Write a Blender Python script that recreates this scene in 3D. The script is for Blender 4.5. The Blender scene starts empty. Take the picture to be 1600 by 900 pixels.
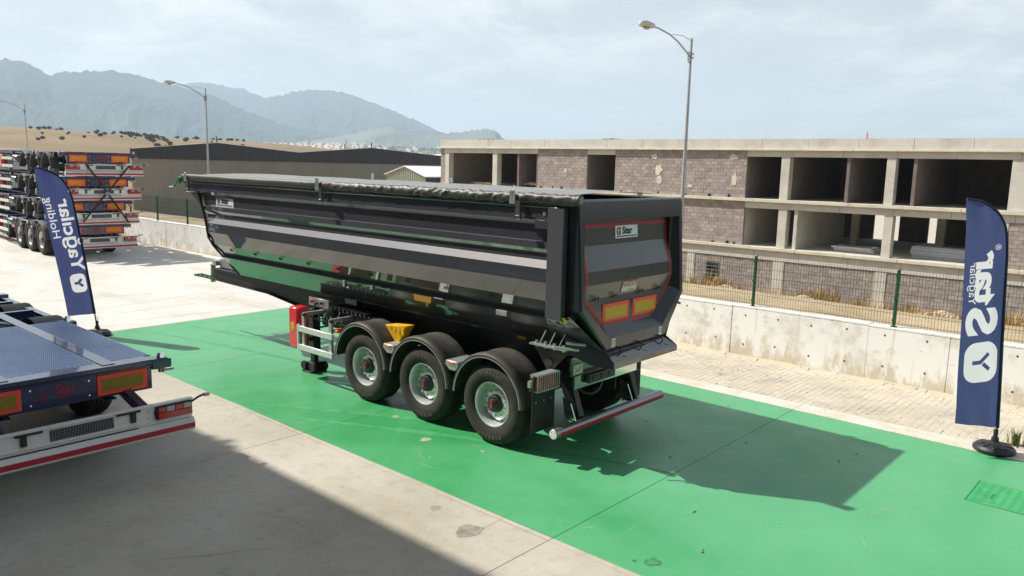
import bpy, bmesh, math, random
from mathutils import Vector, Matrix, noise
R = math.radians
rnd = random.Random(7)
scene = bpy.context.scene
col = scene.collection

# ------------------------------------------------------------------ camera
cam_d = bpy.data.cameras.new('camera'); cam = bpy.data.objects.new('camera', cam_d); col.objects.link(cam)
YAW, PITCH, ROLL = 0.845302, 0.155946, 0.0248495
_f = Vector((math.sin(YAW)*math.cos(PITCH), math.cos(YAW)*math.cos(PITCH), -math.sin(PITCH)))
_r = Vector((math.cos(YAW), -math.sin(YAW), 0)); _u = _r.cross(_f)
_c, _s = math.cos(ROLL), math.sin(ROLL)
_r, _u = _c*_r + _s*_u, -_s*_r + _c*_u
mw = Matrix((_r, _u, -_f)).transposed().to_4x4(); mw.translation = Vector((-7.0885, -6.6348, 3.593))
cam.matrix_world = mw
cam_d.sensor_width = 36; cam_d.lens = 1225.78/1600*36; cam_d.clip_start = .1; cam_d.clip_end = 40000
scene.camera = cam
CAM = mw.translation.copy()

# ------------------------------------------------------------------ light
TOSUN = Vector((-1.35, 2.75, 3.2)).normalized()
EL = math.asin(TOSUN.z); AZ = math.atan2(TOSUN.x, TOSUN.y)
sun_d = bpy.data.lights.new('sun', 'SUN'); sun_d.energy = 5.0; sun_d.angle = R(.55); sun_d.color = (1, .955, .88)
sun = bpy.data.objects.new('sun', sun_d); col.objects.link(sun)
sun.rotation_euler = TOSUN.to_track_quat('Z', 'Y').to_euler(); sun.location = (-20, 40, 60)
world = bpy.data.worlds.new('World'); scene.world = world; world.use_nodes = True
wn = world.node_tree; wn.nodes.clear()
def W(t, **k):
    n = wn.nodes.new(t)
    for a, b in k.items(): setattr(n, a, b)
    return n
wo = W('ShaderNodeOutputWorld'); wb = W('ShaderNodeBackground'); wn.links.new(wb.outputs[0], wo.inputs[0])
sky = W('ShaderNodeTexSky', sky_type='NISHITA'); sky.sun_disc = False; sky.sun_elevation = EL; sky.sun_rotation = AZ
sky.air_density = 1.0; sky.dust_density = 2.5; sky.ozone_density = 1.0
wb.inputs[1].default_value = .070
tc = W('ShaderNodeTexCoord'); sx = W('ShaderNodeSeparateXYZ'); wn.links.new(tc.outputs['Generated'], sx.inputs[0])
def wm(op, a, b=None, c=None, clamp=False):
    n = W('ShaderNodeMath', operation=op); n.use_clamp = clamp
    for i, q in enumerate((a, b, c)):
        if q is None: continue
        if isinstance(q, (int, float)): n.inputs[i].default_value = q
        else: wn.links.new(q, n.inputs[i])
    return n.outputs[0]
zz = wm('ADD', wm('MAXIMUM', sx.outputs[2], 0.0), .22)
cx = W('ShaderNodeCombineXYZ'); wn.links.new(wm('DIVIDE', sx.outputs[0], zz), cx.inputs[0]); wn.links.new(wm('DIVIDE', sx.outputs[1], zz), cx.inputs[1])
wn.links.new(wm('MULTIPLY', zz, 1.6), cx.inputs[2])
def wnoise(scale, detail, rough, dist=0.0):
    n = W('ShaderNodeTexNoise'); n.inputs['Scale'].default_value = scale; n.inputs['Detail'].default_value = detail
    n.inputs['Roughness'].default_value = rough; n.inputs['Distortion'].default_value = dist
    wn.links.new(cx.outputs[0], n.inputs['Vector']); return n.outputs['Fac']
def wramp(x, a, b):
    n = W('ShaderNodeMapRange'); n.interpolation_type = 'SMOOTHSTEP'; wn.links.new(x, n.inputs[0]); n.inputs[1].default_value = a; n.inputs[2].default_value = b
    return n.outputs[0]
big = wramp(wnoise(.55, 2, .5), .35, .68)
puff = wramp(wnoise(2.1, 9, .64, .35), .45, .62)
fine = wramp(wnoise(5.5, 6, .6), .3, .75)
cl = wm('MULTIPLY', wm('ADD', wm('MULTIPLY', puff, .62), wm('MULTIPLY', fine, .25)), wm('ADD', wm('MULTIPLY', big, .75), .3), clamp=True)
cf = W('ShaderNodeMapRange'); wn.links.new(sx.outputs[2], cf.inputs[0]); cf.inputs[1].default_value = .2; cf.inputs[2].default_value = .8; cf.inputs[3].default_value = 1.0; cf.inputs[4].default_value = .4  # clouds cut back overhead as well, for less fill light
cl = wm('MULTIPLY', cl, cf.outputs[0], clamp=True)
veil = W('ShaderNodeMixRGB'); veil.inputs[0].default_value = .6      # haze veil, thinned overhead, out of view, to lower fill in the shade
vf = W('ShaderNodeMapRange'); wn.links.new(sx.outputs[2], vf.inputs[0]); vf.inputs[1].default_value = .12; vf.inputs[2].default_value = .7; vf.inputs[3].default_value = .74; vf.inputs[4].default_value = .15
wn.links.new(vf.outputs[0], veil.inputs[0]); wn.links.new(sky.outputs[0], veil.inputs[1]); veil.inputs[2].default_value = (8.0, 8.5, 8.8, 1)
mx = W('ShaderNodeMixRGB'); wn.links.new(cl, mx.inputs[0]); wn.links.new(veil.outputs[0], mx.inputs[1]); mx.inputs[2].default_value = (11., 11.1, 11.1, 1)
wn.links.new(mx.outputs[0], wb.inputs[0])
scene.view_settings.view_transform = 'Standard'; scene.view_settings.look = 'None'
scene.view_settings.exposure = .48; scene.view_settings.gamma = 1
try:
    scene.cycles.max_bounces = 8; scene.cycles.diffuse_bounces = 4; scene.cycles.glossy_bounces = 4; scene.cycles.volume_bounces = 1
except Exception: pass

# ------------------------------------------------------------------ materials
MATS = {}
def mat(name, base, rough=.6, metal=0., coat=0., spec=.5, var=0., scale=3., var2=None, bump=0., bscale=40., rvar=0., stretch=None, trans=0., croug=.05):
    """principled; base colour wanders by noise of world position between base*(1-var) and base*(1+var), optional second tone var2=(colour, amount, scale)"""
    m = bpy.data.materials.new(name); m.use_nodes = True; nt = m.node_tree; b = nt.nodes['Principled BSDF']
    b.inputs['Base Color'].default_value = (*base, 1); b.inputs['Roughness'].default_value = rough; b.inputs['Metallic'].default_value = metal
    b.inputs['Specular IOR Level'].default_value = spec; b.inputs['Coat Weight'].default_value = coat; b.inputs['Coat Roughness'].default_value = croug
    b.inputs['Coat IOR'].default_value = 1.85 if name == 'body_paint' else 1.5
    if trans: b.inputs['Transmission Weight'].default_value = trans
    L = nt.links.new
    src = None
    if var or var2 or bump or rvar:
        g = nt.nodes.new('ShaderNodeNewGeometry'); src = g.outputs['Position']
        if stretch:
            mp = nt.nodes.new('ShaderNodeMapping'); mp.inputs['Scale'].default_value = stretch; L(src, mp.inputs[0]); src = mp.outputs[0]
    def nz(sc, det=5, ro=.6):
        n = nt.nodes.new('ShaderNodeTexNoise'); n.inputs['Scale'].default_value = sc; n.inputs['Detail'].default_value = det; n.inputs['Roughness'].default_value = ro
        L(src, n.inputs['Vector']); return n.outputs['Fac']
    out = None
    if var:
        r = nt.nodes.new('ShaderNodeMapRange'); L(nz(scale), r.inputs[0]); r.inputs[1].default_value = .3; r.inputs[2].default_value = .7
        mxn = nt.nodes.new('ShaderNodeMixRGB'); L(r.outputs[0], mxn.inputs[0])
        mxn.inputs[1].default_value = (*[c*(1-var) for c in base], 1); mxn.inputs[2].default_value = (*[min(1, c*(1+var)) for c in base], 1); out = mxn.outputs[0]
    if var2:
        for (c2, amt, sc2, lo, hi) in (var2 if isinstance(var2, list) else [var2]):
            r = nt.nodes.new('ShaderNodeMapRange'); L(nz(sc2, 7, .65), r.inputs[0]); r.inputs[1].default_value = lo; r.inputs[2].default_value = hi; r.inputs[4].default_value = amt
            m2 = nt.nodes.new('ShaderNodeMixRGB'); L(r.outputs[0], m2.inputs[0])
            if out: L(out, m2.inputs[1])
            else: m2.inputs[1].default_value = (*base, 1)
            m2.inputs[2].default_value = (*c2, 1); out = m2.outputs[0]
    if out: L(out, b.inputs['Base Color'])
    if rvar:
        r = nt.nodes.new('ShaderNodeMapRange'); L(nz(scale*1.7), r.inputs[0]); r.inputs[1].default_value = .3; r.inputs[2].default_value = .7
        r.inputs[3].default_value = max(.02, rough-rvar); r.inputs[4].default_value = rough+rvar; L(r.outputs[0], b.inputs['Roughness'])
    if bump:
        bp = nt.nodes.new('ShaderNodeBump'); bp.inputs['Strength'].default_value = bump; bp.inputs['Distance'].default_value = .01
        L(nz(bscale, 4), bp.inputs['Height']); L(bp.outputs[0], b.inputs['Normal'])
    MATS[name] = m; return m
M = lambda n: MATS[n]
mat('yard_concrete', (.42, .38, .295), .62, var=.16, scale=.55, var2=[((.26, .235, .185), .7, 1.1, .48, .72), ((.56, .53, .46), .7, .33, .42, .66), ((.18, .15, .11), .8, .8, .64, .74), ((.24, .22, .18), .45, 7, .52, .72)], bump=.25, bscale=60, rvar=.12)
mat('pale_concrete', (.56, .54, .485), .6, var=.10, scale=.4, var2=[((.42, .37, .29), .7, .7, .5, .7), ((.64, .62, .58), .7, .25, .42, .62), ((.34, .30, .24), .5, 2.2, .6, .74)], stretch=(1.6, .55, 1), bump=.2, bscale=50, rvar=.1)
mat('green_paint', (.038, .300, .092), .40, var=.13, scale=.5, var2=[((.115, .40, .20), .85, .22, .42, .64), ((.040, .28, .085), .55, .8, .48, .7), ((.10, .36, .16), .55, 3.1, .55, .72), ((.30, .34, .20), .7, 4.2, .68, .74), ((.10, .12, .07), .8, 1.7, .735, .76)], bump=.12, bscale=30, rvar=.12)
mat('green_cover', (.045, .33, .115), .45, var=.15, scale=6)
mat('joint_dark', (.05, .045, .035), .9)
mat('joint_dust', (.14, .125, .095), .95)
mat('reflex_brown', (.30, .19, .012), .5, var=.15, scale=30)
mat('kerb_concrete', (.58, .54, .45), .8, var=.12, scale=2, var2=((.42, .35, .25), .6, 1.5, .5, .7), bump=.3)
mat('paver', (.46, .405, .315), .9, var=.12, scale=1.4, var2=[((.54, .49, .39), .8, .8, .42, .6), ((.33, .31, .28), .7, 1.9, .5, .66), ((.60, .53, .40), .6, 5, .55, .7)], bump=.3)
mat('sand', (.48, .42, .32), .95, var=.1, scale=2, bump=.3)
mat('wall_concrete', (.86, .85, .82), .75, var=.05, scale=1.2, var2=[((.62, .57, .46), .6, 2.6, .56, .66), ((.50, .45, .34), .8, 1.3, .52, .68), ((.78, .77, .73), .6, .6, .4, .6), ((.36, .32, .25), .55, 5, .66, .75)], bump=.2, bscale=20)
mat('rust_hole', (.12, .045, .025), .9)
mat('fresh_concrete', (.53, .51, .45), .85, var=.10, scale=.8, var2=[((.36, .33, .27), .6, .7, .5, .72), ((.64, .62, .57), .5, 2.3, .5, .7), ((.25, .23, .19), .5, 3.5, .64, .74)], bump=.1, bscale=10)
mat('edge_concrete', (.58, .55, .46), .85, var=.1, scale=1.5, var2=((.45, .40, .30), .5, 2, .5, .7))
mat('block', (.325, .275, .25), .95, var=.14, scale=2.6, var2=[((.42, .36, .31), .6, 1.1, .55, .7)], bump=.3, bscale=25)
mat('block_pale', (.365, .315, .285), .95, var=.14, scale=2.6, bump=.3, bscale=25)
mat('block_dark', (.285, .24, .22), .95, var=.14, scale=2.6, bump=.3, bscale=25)
mat('mortar', (.24, .215, .19), .95)
mat('window_dark', (.02, .02, .025), .3)
mat('soil', (.40, .31, .19), .95, var=.18, scale=.6, var2=[((.28, .22, .12), .6, .25, .5, .7), ((.52, .45, .33), .6, .12, .5, .7)])
mat('rubble', (.50, .43, .33), .95, var=.25, scale=2)
mat('timber', (.45, .34, .20), .9, var=.25, scale=3)
mat('dry_grass', (.40, .255, .085), .9, var=.3, scale=1.5)
mat('green_weed', (.14, .17, .045), .8, var=.3, scale=2)
mat('body_paint', (.042, .042, .050), .55, metal=.1, coat=1., spec=.3, croug=.035, bump=.05, bscale=2.2)
mat('frame_paint', (.020, .024, .028), .3, coat=.6, croug=.15)
mat('tailgate_paint', (.060, .062, .064), .32, metal=.3, coat=.7, spec=.5, croug=.14, var=.05, scale=60)
mat('post_paint', (.085, .085, .095), .45, metal=.2, coat=.3, croug=.2)
mat('chassis_paint', (.009, .009, .009), .5, coat=.1)
mat('rubber', (.025, .023, .020), .82, var=.25, scale=5, bump=.2, bscale=60)
mat('tyre_rubber', (.027, .024, .019), .85, var=.25, scale=7, var2=((.075, .062, .040), .4, 3.5, .5, .75))
mat('fender_plastic', (.050, .047, .040), .55, var=.2, scale=5, var2=((.13, .115, .09), .45, 2.5, .5, .8))
mat('tarp', (.050, .048, .042), .5, spec=.6, var=.15, scale=8, bump=.25, bscale=14)
mat('tarp_top', (.22, .22, .21), .5, var=.1, scale=2)
mat('galvanised', (.46, .49, .48), .42, metal=.7, var=.15, scale=9, rvar=.1)
mat('aluminium', (.66, .69, .66), .45, metal=.35, var=.06, scale=5)
mat('steel_rim', (.66, .67, .67), .32, metal=.55, var=.12, scale=9)
mat('chrome', (.8, .8, .8), .1, metal=1)
mat('hub_black', (.02, .02, .02), .4)
mat('bright_red', (.70, .015, .02), .35, coat=.3)
mat('box_red', (.72, .02, .025), .32, coat=.5)
mat('lens_red', (.45, .01, .015), .18, coat=.6)
mat('lens_grey', (.45, .40, .40), .25)
mat('reflex_red', (1.0, .085, .035), .4)
mat('reflex_yellow', (.62, .40, .01), .45, var=.15, scale=30)
mat('reflex_orange', (.85, .33, .01), .45, var=.1, scale=30)
mat('tape_red', (.42, .015, .03), .35)
mat('amber', (.85, .18, .01), .3)
mat('chock_yellow', (.80, .42, .01), .45)
mat('white_paint', (.74, .72, .68), .38, coat=.3, var=.05, scale=4, var2=((.5, .46, .4), .3, 6, .6, .8))
mat('white_vinyl', (.8, .8, .8), .4)
mat('cream_vinyl', (.72, .70, .60), .4)
mat('navy_ink', (.02, .025, .09), .5)
mat('grey_ink', (.25, .25, .28), .5)
mat('blue_paint', (.012, .022, .085), .25, coat=.8, spec=.5)
mat('plate_deck', (.16, .19, .23), .42, metal=.55, var=.12, scale=1.5)
mat('dark_mesh', (.02, .02, .02), .5)
mat('flag_cloth', (.050, .060, .135), .8, var=.07, scale=3)
mat('flag_sleeve', (.012, .02, .07), .8)
mat('flag_print', (.85, .86, .92), .8)
mat('flag_pole', (.02, .02, .022), .4)
mat('base_plastic', (.016, .016, .017), .45, var=.3, scale=9)
mat('fence_green', (.012, .075, .035), .45)
mat('wire_green', (.03, .07, .05), .5)
mat('lamp_pole', (.42, .43, .45), .45, metal=.4, var=.1, scale=3)
mat('lamp_head', (.60, .57, .50), .5)
mat('lamp_glass', (.45, .42, .38), .2)
mat('dark_cladding', (.030, .030, .036), .55)
mat('precast', (.235, .215, .175), .9, var=.12, scale=.35, var2=[((.32, .30, .26), .6, .15, .45, .7)], stretch=(1, 1, .35))
mat('white_roof', (.78, .78, .76), .5)
mat('shed_cladding', (.33, .34, .28), .5)
mat('factory_wall', (.10, .105, .12), .6, var=.06, scale=.5)
mat('factory_glass', (.03, .035, .04), .1)
mat('insulation_panel', (.50, .53, .55), .5, var=.1, scale=4)
mat('house_wall', (.75, .70, .62), .8)
mat('house_roof', (.52, .36, .28), .8)
mat('bark', (.09, .06, .04), .9)
mat('leaf_dark', (.045, .065, .025), .8, var=.4, scale=.4)
mat('pylon_steel', (.25, .26, .28), .6)
mat('strap_black', (.01, .01, .01), .7)
mat('mast_red', (.5, .08, .05), .6)
mat('tarpaulin_dark', (.03, .05, .07), .6)
mat('warning_yellow', (.75, .62, .02), .4)
mat('truck_paint', (.035, .04, .05), .3, coat=.5)
mat('sticker_orange', (.75, .38, .05), .5)

# ------------------------------------------------------------------ mesh helper
class MB:
    def __init__(s): s.v = []; s.f = []; s.mi = []; s.k = 0
    def add(s, vs, fs, k=None):
        o = len(s.v); s.v += [tuple(v) for v in vs]; s.f += [tuple(i+o for i in f) for f in fs]; s.mi += [s.k if k is None else k]*len(fs); return s
    def box(s, x0, x1, y0, y1, z0, z1, k=None):
        return s.add([(x0,y0,z0),(x1,y0,z0),(x1,y1,z0),(x0,y1,z0),(x0,y0,z1),(x1,y0,z1),(x1,y1,z1),(x0,y1,z1)],
                     [(3,2,1,0),(4,5,6,7),(0,1,5,4),(1,2,6,5),(2,3,7,6),(3,0,4,7)], k)
    def bar(s, a, b, w, h, up=(0,0,1), k=None):
        a, b = Vector(a), Vector(b); d = (b-a).normalized(); u = Vector(up); sd = d.cross(u)
        if sd.length < 1e-4: sd = d.cross(Vector((1,0,0)))
        sd.normalize(); u = sd.cross(d).normalized(); sd *= w/2; u *= h/2
        vs = [a-sd-u, a+sd-u, a+sd+u, a-sd+u, b-sd-u, b+sd-u, b+sd+u, b-sd+u]
        return s.add(vs, [(0,3,2,1),(4,5,6,7),(0,1,5,4),(1,2,6,5),(2,3,7,6),(3,0,4,7)][::1], k)
    def prism(s, poly, ax, a0, a1, k=None):
        """poly: 2D points in the two remaining axes (x,y,z order); extruded along ax"""
        n = len(poly)
        def P(q, a):
            q = list(q); q.insert(ax, a); return tuple(q)
        vs = [P(q, a0) for q in poly] + [P(q, a1) for q in poly]
        fs = [tuple(range(n))[::-1], tuple(range(n, 2*n))] + [(i, (i+1) % n, n+(i+1) % n, n+i) for i in range(n)]
        return s.add(vs, fs, k)
    def tube(s, pts, r, n=8, k=None, cap=True):
        pts = [Vector(p) for p in pts]; rs = r if isinstance(r, (list, tuple)) else [r]*len(pts); vs = []; fs = []; ref = None
        for i, p in enumerate(pts):
            d = (pts[min(i+1, len(pts)-1)]-pts[max(i-1, 0)]).normalized()
            if ref is None: ref = d.orthogonal().normalized()
            a = (ref - d*ref.dot(d)).normalized(); ref = a; b = d.cross(a)
            for j in range(n):
                t = 2*math.pi*j/n; vs.append(p+(a*math.cos(t)+b*math.sin(t))*rs[i])
        for i in range(len(pts)-1):
            for j in range(n): fs.append((i*n+j, i*n+(j+1) % n, (i+1)*n+(j+1) % n, (i+1)*n+j))
        if cap: fs += [tuple(range(n))[::-1], tuple(range((len(pts)-1)*n, len(pts)*n))]
        return s.add(vs, fs, k)
    def lathe(s, prof, c, ax=0, n=32, k=None, a0=0, a1=2*math.pi):
        """prof: (radius, along-axis); around axis ax through c"""
        full = abs(a1-a0-2*math.pi) < 1e-6; m = n if full else n+1; vs = []; fs = []
        for i in range(m):
            t = a0+(a1-a0)*i/n; co, si = math.cos(t), math.sin(t)
            for r, a in prof:
                q = [0, 0, 0]; q[ax] = a; q[(ax+1) % 3] = r*co; q[(ax+2) % 3] = r*si
                vs.append((q[0]+c[0], q[1]+c[1], q[2]+c[2]))
        p = len(prof)
        for i in range(n):
            j = (i+1) % m
            for q in range(p-1): fs.append((i*p+q, j*p+q, j*p+q+1, i*p+q+1))
        return s.add(vs, fs, k)
    def sphere(s, c, r, n=8, k=None, sq=(1,1,1)):
        prof = [(max(1e-4, r*math.sin(math.pi*i/n)), -r*math.cos(math.pi*i/n)) for i in range(n+1)]
        m = MB().lathe(prof, (0,0,0), 2, n*2)
        return s.add([(x*sq[0]+c[0], y*sq[1]+c[1], z*sq[2]+c[2]) for x, y, z in m.v], m.f, k)
    def grid(s, fn, nu, nv, k=None):
        vs = [fn(i/nu, j/nv) for j in range(nv+1) for i in range(nu+1)]
        return s.add(vs, [(j*(nu+1)+i, j*(nu+1)+i+1, (j+1)*(nu+1)+i+1, (j+1)*(nu+1)+i) for j in range(nv) for i in range(nu)], k)
    def mirror_x(s, cx):
        n = len(s.v); s.v += [(2*cx-x, y, z) for x, y, z in s.v[:n]]; m = len(s.f)
        s.f += [tuple(i+n for i in f[::-1]) for f in s.f[:m]]; s.mi += s.mi[:m]; return s
    def xf(s, fn): s.v = [tuple(fn(Vector(v))) for v in s.v]; return s
    def mesh(s, name, mats, org=(0,0,0), sharp=32, fixn=True):
        me = bpy.data.meshes.new(name); o = Vector(org)
        me.from_pydata([(v[0]-o.x, v[1]-o.y, v[2]-o.z) for v in s.v], [], s.f); me.update()
        mats = mats if isinstance(mats, (list, tuple)) else [mats]
        for m in mats: me.materials.append(M(m))
        if len(mats) > 1: me.polygons.foreach_set('material_index', s.mi)
        if fixn:
            bm = bmesh.new(); bm.from_mesh(me); bmesh.ops.recalc_face_normals(bm, faces=bm.faces); bm.to_mesh(me); bm.free()
        if sharp is not None:
            me.shade_smooth(); me.set_sharp_from_angle(angle=R(sharp))
        return me
    def build(s, name, mats, parent=None, bev=0, label=None, kind=None, sharp=32, fixn=True, cat=None, group=None, org=None):
        if org is None: org = worg(parent) if parent else (0,0,0)
        me = s.mesh(name, mats, org, sharp, fixn); o = bpy.data.objects.new(name, me); col.objects.link(o)
        if parent: o.parent = parent
        else: o.location = org
        if bev:
            b = o.modifiers.new('edge', 'BEVEL'); b.width = bev; b.segments = 1; b.limit_method = 'ANGLE'; b.angle_limit = R(40)
        if label: o['label'] = label
        if kind: o['kind'] = kind
        if cat: o['category'] = cat
        if group: o['group'] = group
        return o
ORG = {}
def worg(o):
    v = Vector((0,0,0))
    while o: v += o.location; o = o.parent
    return v
def thing(name, loc, label, cat, group=None, rz=0):
    o = bpy.data.objects.new(name, None); col.objects.link(o); o.location = loc; o.rotation_euler.z = rz
    o.empty_display_size = .2; o['label'] = label; o['category'] = cat
    if group: o['group'] = group
    return o
def part_empty(name, parent, loc=None):
    o = bpy.data.objects.new(name, None); col.objects.link(o); o.parent = parent; o.empty_display_size = .1
    if loc is not None: o.location = Vector(loc)-worg(parent)
    return o
def kids(o): return [c for c in bpy.data.objects if c.parent is o]
CH = {}
def copy_tree(o, parent=None, skip=()):
    c = o.copy(); col.objects.link(c)
    if parent: c.parent = parent
    for k in kids(o):
        if k.name.split('.')[0] in skip: continue
        copy_tree(k, c)
    return c
FONT = None
def text_mb(txt, size=1., off=0., shear=0., align='LEFT', ext=.0, res=3, space=1.):
    cu = bpy.data.curves.new('t', 'FONT'); cu.body = txt; cu.size = size; cu.offset = off; cu.shear = shear; cu.align_x = align; cu.extrude = ext; cu.resolution_u = res; cu.space_character = space
    ob = bpy.data.objects.new('t', cu); col.objects.link(ob); bpy.context.view_layer.update()
    dg = bpy.context.evaluated_depsgraph_get(); me = ob.evaluated_get(dg).to_mesh()
    mb = MB(); mb.add([tuple(v.co) for v in me.vertices], [tuple(p.vertices) for p in me.polygons])
    ob.evaluated_get(dg).to_mesh_clear(); bpy.data.objects.remove(ob); bpy.data.curves.remove(cu); return mb
def rrect(w, h, r, n=5, cx=0, cy=0):
    o = []
    for (sx_, sy_, a) in ((1,1,0),(-1,1,90),(-1,-1,180),(1,-1,270)):
        for i in range(n+1):
            t = R(a+90*i/n); o.append((cx+sx_*(w/2-r)+r*math.cos(t), cy+sy_*(h/2-r)+r*math.sin(t)))
    return o

def wall_splash():
    m = MATS['wall_concrete']; nt = m.node_tree; b = nt.nodes['Principled BSDF']; L = nt.links.new; src = b.inputs['Base Color'].links[0].from_socket
    g = nt.nodes.new('ShaderNodeNewGeometry'); s = nt.nodes.new('ShaderNodeSeparateXYZ'); L(g.outputs['Position'], s.inputs[0])
    mp = nt.nodes.new('ShaderNodeMapping'); mp.inputs['Scale'].default_value = (1, 1.5, .55); L(g.outputs['Position'], mp.inputs[0])
    n = nt.nodes.new('ShaderNodeTexNoise'); n.inputs['Scale'].default_value = 3.2; n.inputs['Detail'].default_value = 8; n.inputs['Roughness'].default_value = .68; L(mp.outputs[0], n.inputs['Vector'])
    a = nt.nodes.new('ShaderNodeMath'); a.operation = 'MULTIPLY_ADD'; L(s.outputs[2], a.inputs[0]); a.inputs[1].default_value = -.42; L(n.outputs['Fac'], a.inputs[2])
    r_ = nt.nodes.new('ShaderNodeMapRange'); L(a.outputs[0], r_.inputs[0]); r_.inputs[1].default_value = .38; r_.inputs[2].default_value = .50; r_.inputs[4].default_value = .8
    mx_ = nt.nodes.new('ShaderNodeMixRGB'); L(r_.outputs[0], mx_.inputs[0]); L(src, mx_.inputs[1]); mx_.inputs[2].default_value = (.55, .48, .34, 1)
    # drip streaks from the top edge
    mp2 = nt.nodes.new('ShaderNodeMapping'); mp2.inputs['Scale'].default_value = (1, 7, .35); L(g.outputs['Position'], mp2.inputs[0])
    n2 = nt.nodes.new('ShaderNodeTexNoise'); n2.inputs['Scale'].default_value = 1.3; n2.inputs['Detail'].default_value = 6; L(mp2.outputs[0], n2.inputs['Vector'])
    r2 = nt.nodes.new('ShaderNodeMapRange'); L(n2.outputs['Fac'], r2.inputs[0]); r2.inputs[1].default_value = .62; r2.inputs[2].default_value = .70; r2.inputs[4].default_value = .55
    mx2 = nt.nodes.new('ShaderNodeMixRGB'); L(r2.outputs[0], mx2.inputs[0]); L(mx_.outputs[0], mx2.inputs[1]); mx2.inputs[2].default_value = (.60, .55, .45, 1); L(mx2.outputs[0], b.inputs['Base Color'])
wall_splash()
def islands(mb):
    par = list(range(len(mb.v)))
    def find(a):
        while par[a] != a: par[a] = par[par[a]]; a = par[a]
        return a
    for f in mb.f:
        q = find(f[0])
        for i in f[1:]: par[find(i)] = q
    d = {}
    for f, k in zip(mb.f, mb.mi): d.setdefault(find(f[0]), []).append((f, k))
    out = []
    for fs in d.values():
        m = MB(); ix = {}
        for f, k in fs:
            for i in f:
                if i not in ix: ix[i] = len(m.v); m.v.append(mb.v[i])
            m.f.append(tuple(ix[i] for i in f)); m.mi.append(k)
        out.append(m)
    return out
def build_each(mb, name, m, parent=None, **k):
    return [q.build(name, m, parent, **k) for q in islands(mb)]
def build_twin(mb, name, m, parent, cx, **k):
    a = mb.build(name, m, parent, **k); mb.v = [(2*cx-x, y, z) for x, y, z in mb.v]; return a, mb.build(name, m, parent, **k)

def green_glare():
    """glare put into the pad colour: paler green away from the near wheels"""
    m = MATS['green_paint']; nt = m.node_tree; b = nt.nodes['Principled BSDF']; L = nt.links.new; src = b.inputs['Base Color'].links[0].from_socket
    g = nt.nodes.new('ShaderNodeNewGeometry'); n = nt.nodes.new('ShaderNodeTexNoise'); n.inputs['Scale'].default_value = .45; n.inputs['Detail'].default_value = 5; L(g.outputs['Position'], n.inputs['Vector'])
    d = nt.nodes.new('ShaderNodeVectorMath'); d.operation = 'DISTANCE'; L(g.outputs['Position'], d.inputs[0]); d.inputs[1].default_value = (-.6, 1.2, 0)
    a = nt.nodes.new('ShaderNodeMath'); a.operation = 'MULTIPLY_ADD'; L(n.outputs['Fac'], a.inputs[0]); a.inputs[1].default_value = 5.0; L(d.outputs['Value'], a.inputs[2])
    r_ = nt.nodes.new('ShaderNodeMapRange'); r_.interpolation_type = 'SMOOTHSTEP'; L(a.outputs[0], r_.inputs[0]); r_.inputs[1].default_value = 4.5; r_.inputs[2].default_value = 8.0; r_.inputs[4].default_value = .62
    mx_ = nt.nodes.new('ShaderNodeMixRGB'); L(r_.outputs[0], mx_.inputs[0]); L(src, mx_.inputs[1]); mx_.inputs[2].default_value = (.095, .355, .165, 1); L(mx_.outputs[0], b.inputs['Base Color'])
green_glare()  # paler outer pad stands in for glare on the paint
mat('inner_wall', (.17, .14, .13), .95, var=.15, scale=2)  # shade of the open bays put into the colour, darker than the blocks
mat('cover_rim', (.025, .20, .06), .6)

# ================================================================== SETTING
def prox(x, y, z): return (Vector((x, y, z))-CAM).length
def struct(o): o['kind'] = 'structure'; return o
# ---- terrain around the yard: one sheet to the horizon
def lerp(t, pts):
    if t <= pts[0][0]: return pts[0][1]
    for (a, b), (c, d) in zip(pts, pts[1:]):
        if t <= c: return b+(d-b)*(t-a)/(c-a)
    return pts[-1][1]
def sst(t, a, b): t = max(0, min(1, (t-a)/(b-a))); return t*t*(3-2*t)
HILL = [(-60,.4),(-20,.9),(0,1.4),(10.96,1.498),(13.66,1.522),(15.56,1.537),(16.87,1.52),(18.56,1.439),(20.68,1.409),(22.5,1.319),(24.77,1.198),(27.12,1.113),(29.56,1.066),(32.49,.93),(35.51,.70),(38.16,.15),(45,-.4),(60,-.6)]
def terr(x, y):
    dx, dy = x-CAM.x, y-CAM.y; r = math.hypot(dx, dy); az = math.degrees(math.atan2(dx, dy))
    n = noise.noise(Vector((x*.15, y*.15, 0)))
    if -10.5 < x < 12.5 and y < 62 and y > -40: base = -.6
    elif x >= 12.5: base = .75-3.95*sst(x, 8, 33)+.10*n*sst(x, 8, 14)
    else: base = -.35-.6*sst(y, 62, 90)
    far = -2.6+.5*noise.noise(Vector((x*.02, y*.02, 3)))
    z = base+(far-base)*sst(r, 55, 100)
    if r > 90 and -60 < az < 60:
        hr = 3.593+430*math.tan(R(lerp(az, HILL))); k = sst(r, 95, 430)
        prof = (1-math.cos(math.pi*min(1, (r-95)/335)))/2
        hz = z+(hr-z)*prof*.999 + (1.4*noise.noise(Vector((x*.012, y*.012, 5))))*k*sst(470-r, 0, 120)
        back = sst(r, 430, 900); z = hz*(1-back)+(-9)*back
    elif r > 90: z = z+(-6-z)*sst(r, 100, 600)
    if r > 900:
        z = z + (54+7*noise.noise(Vector((x*.002, y*.002, 1)))+5*noise.noise(Vector((x*.008, y*.008, 1))))*sst(r, 900, 2500)*sst(az, -30, 5)*(1-sst(az, 49, 75))
    return z
g = MB(); azs = [a*1.0 for a in range(-170, -25, 8)]+[a*.5 for a in range(-52, 190)]+[a*1. for a in range(98, 190, 8)]
rs = [0.6*1.0]+[3*1.075**i for i in range(118)]
rs = [r for r in rs if r < 7800]
nA = len(azs)
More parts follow.
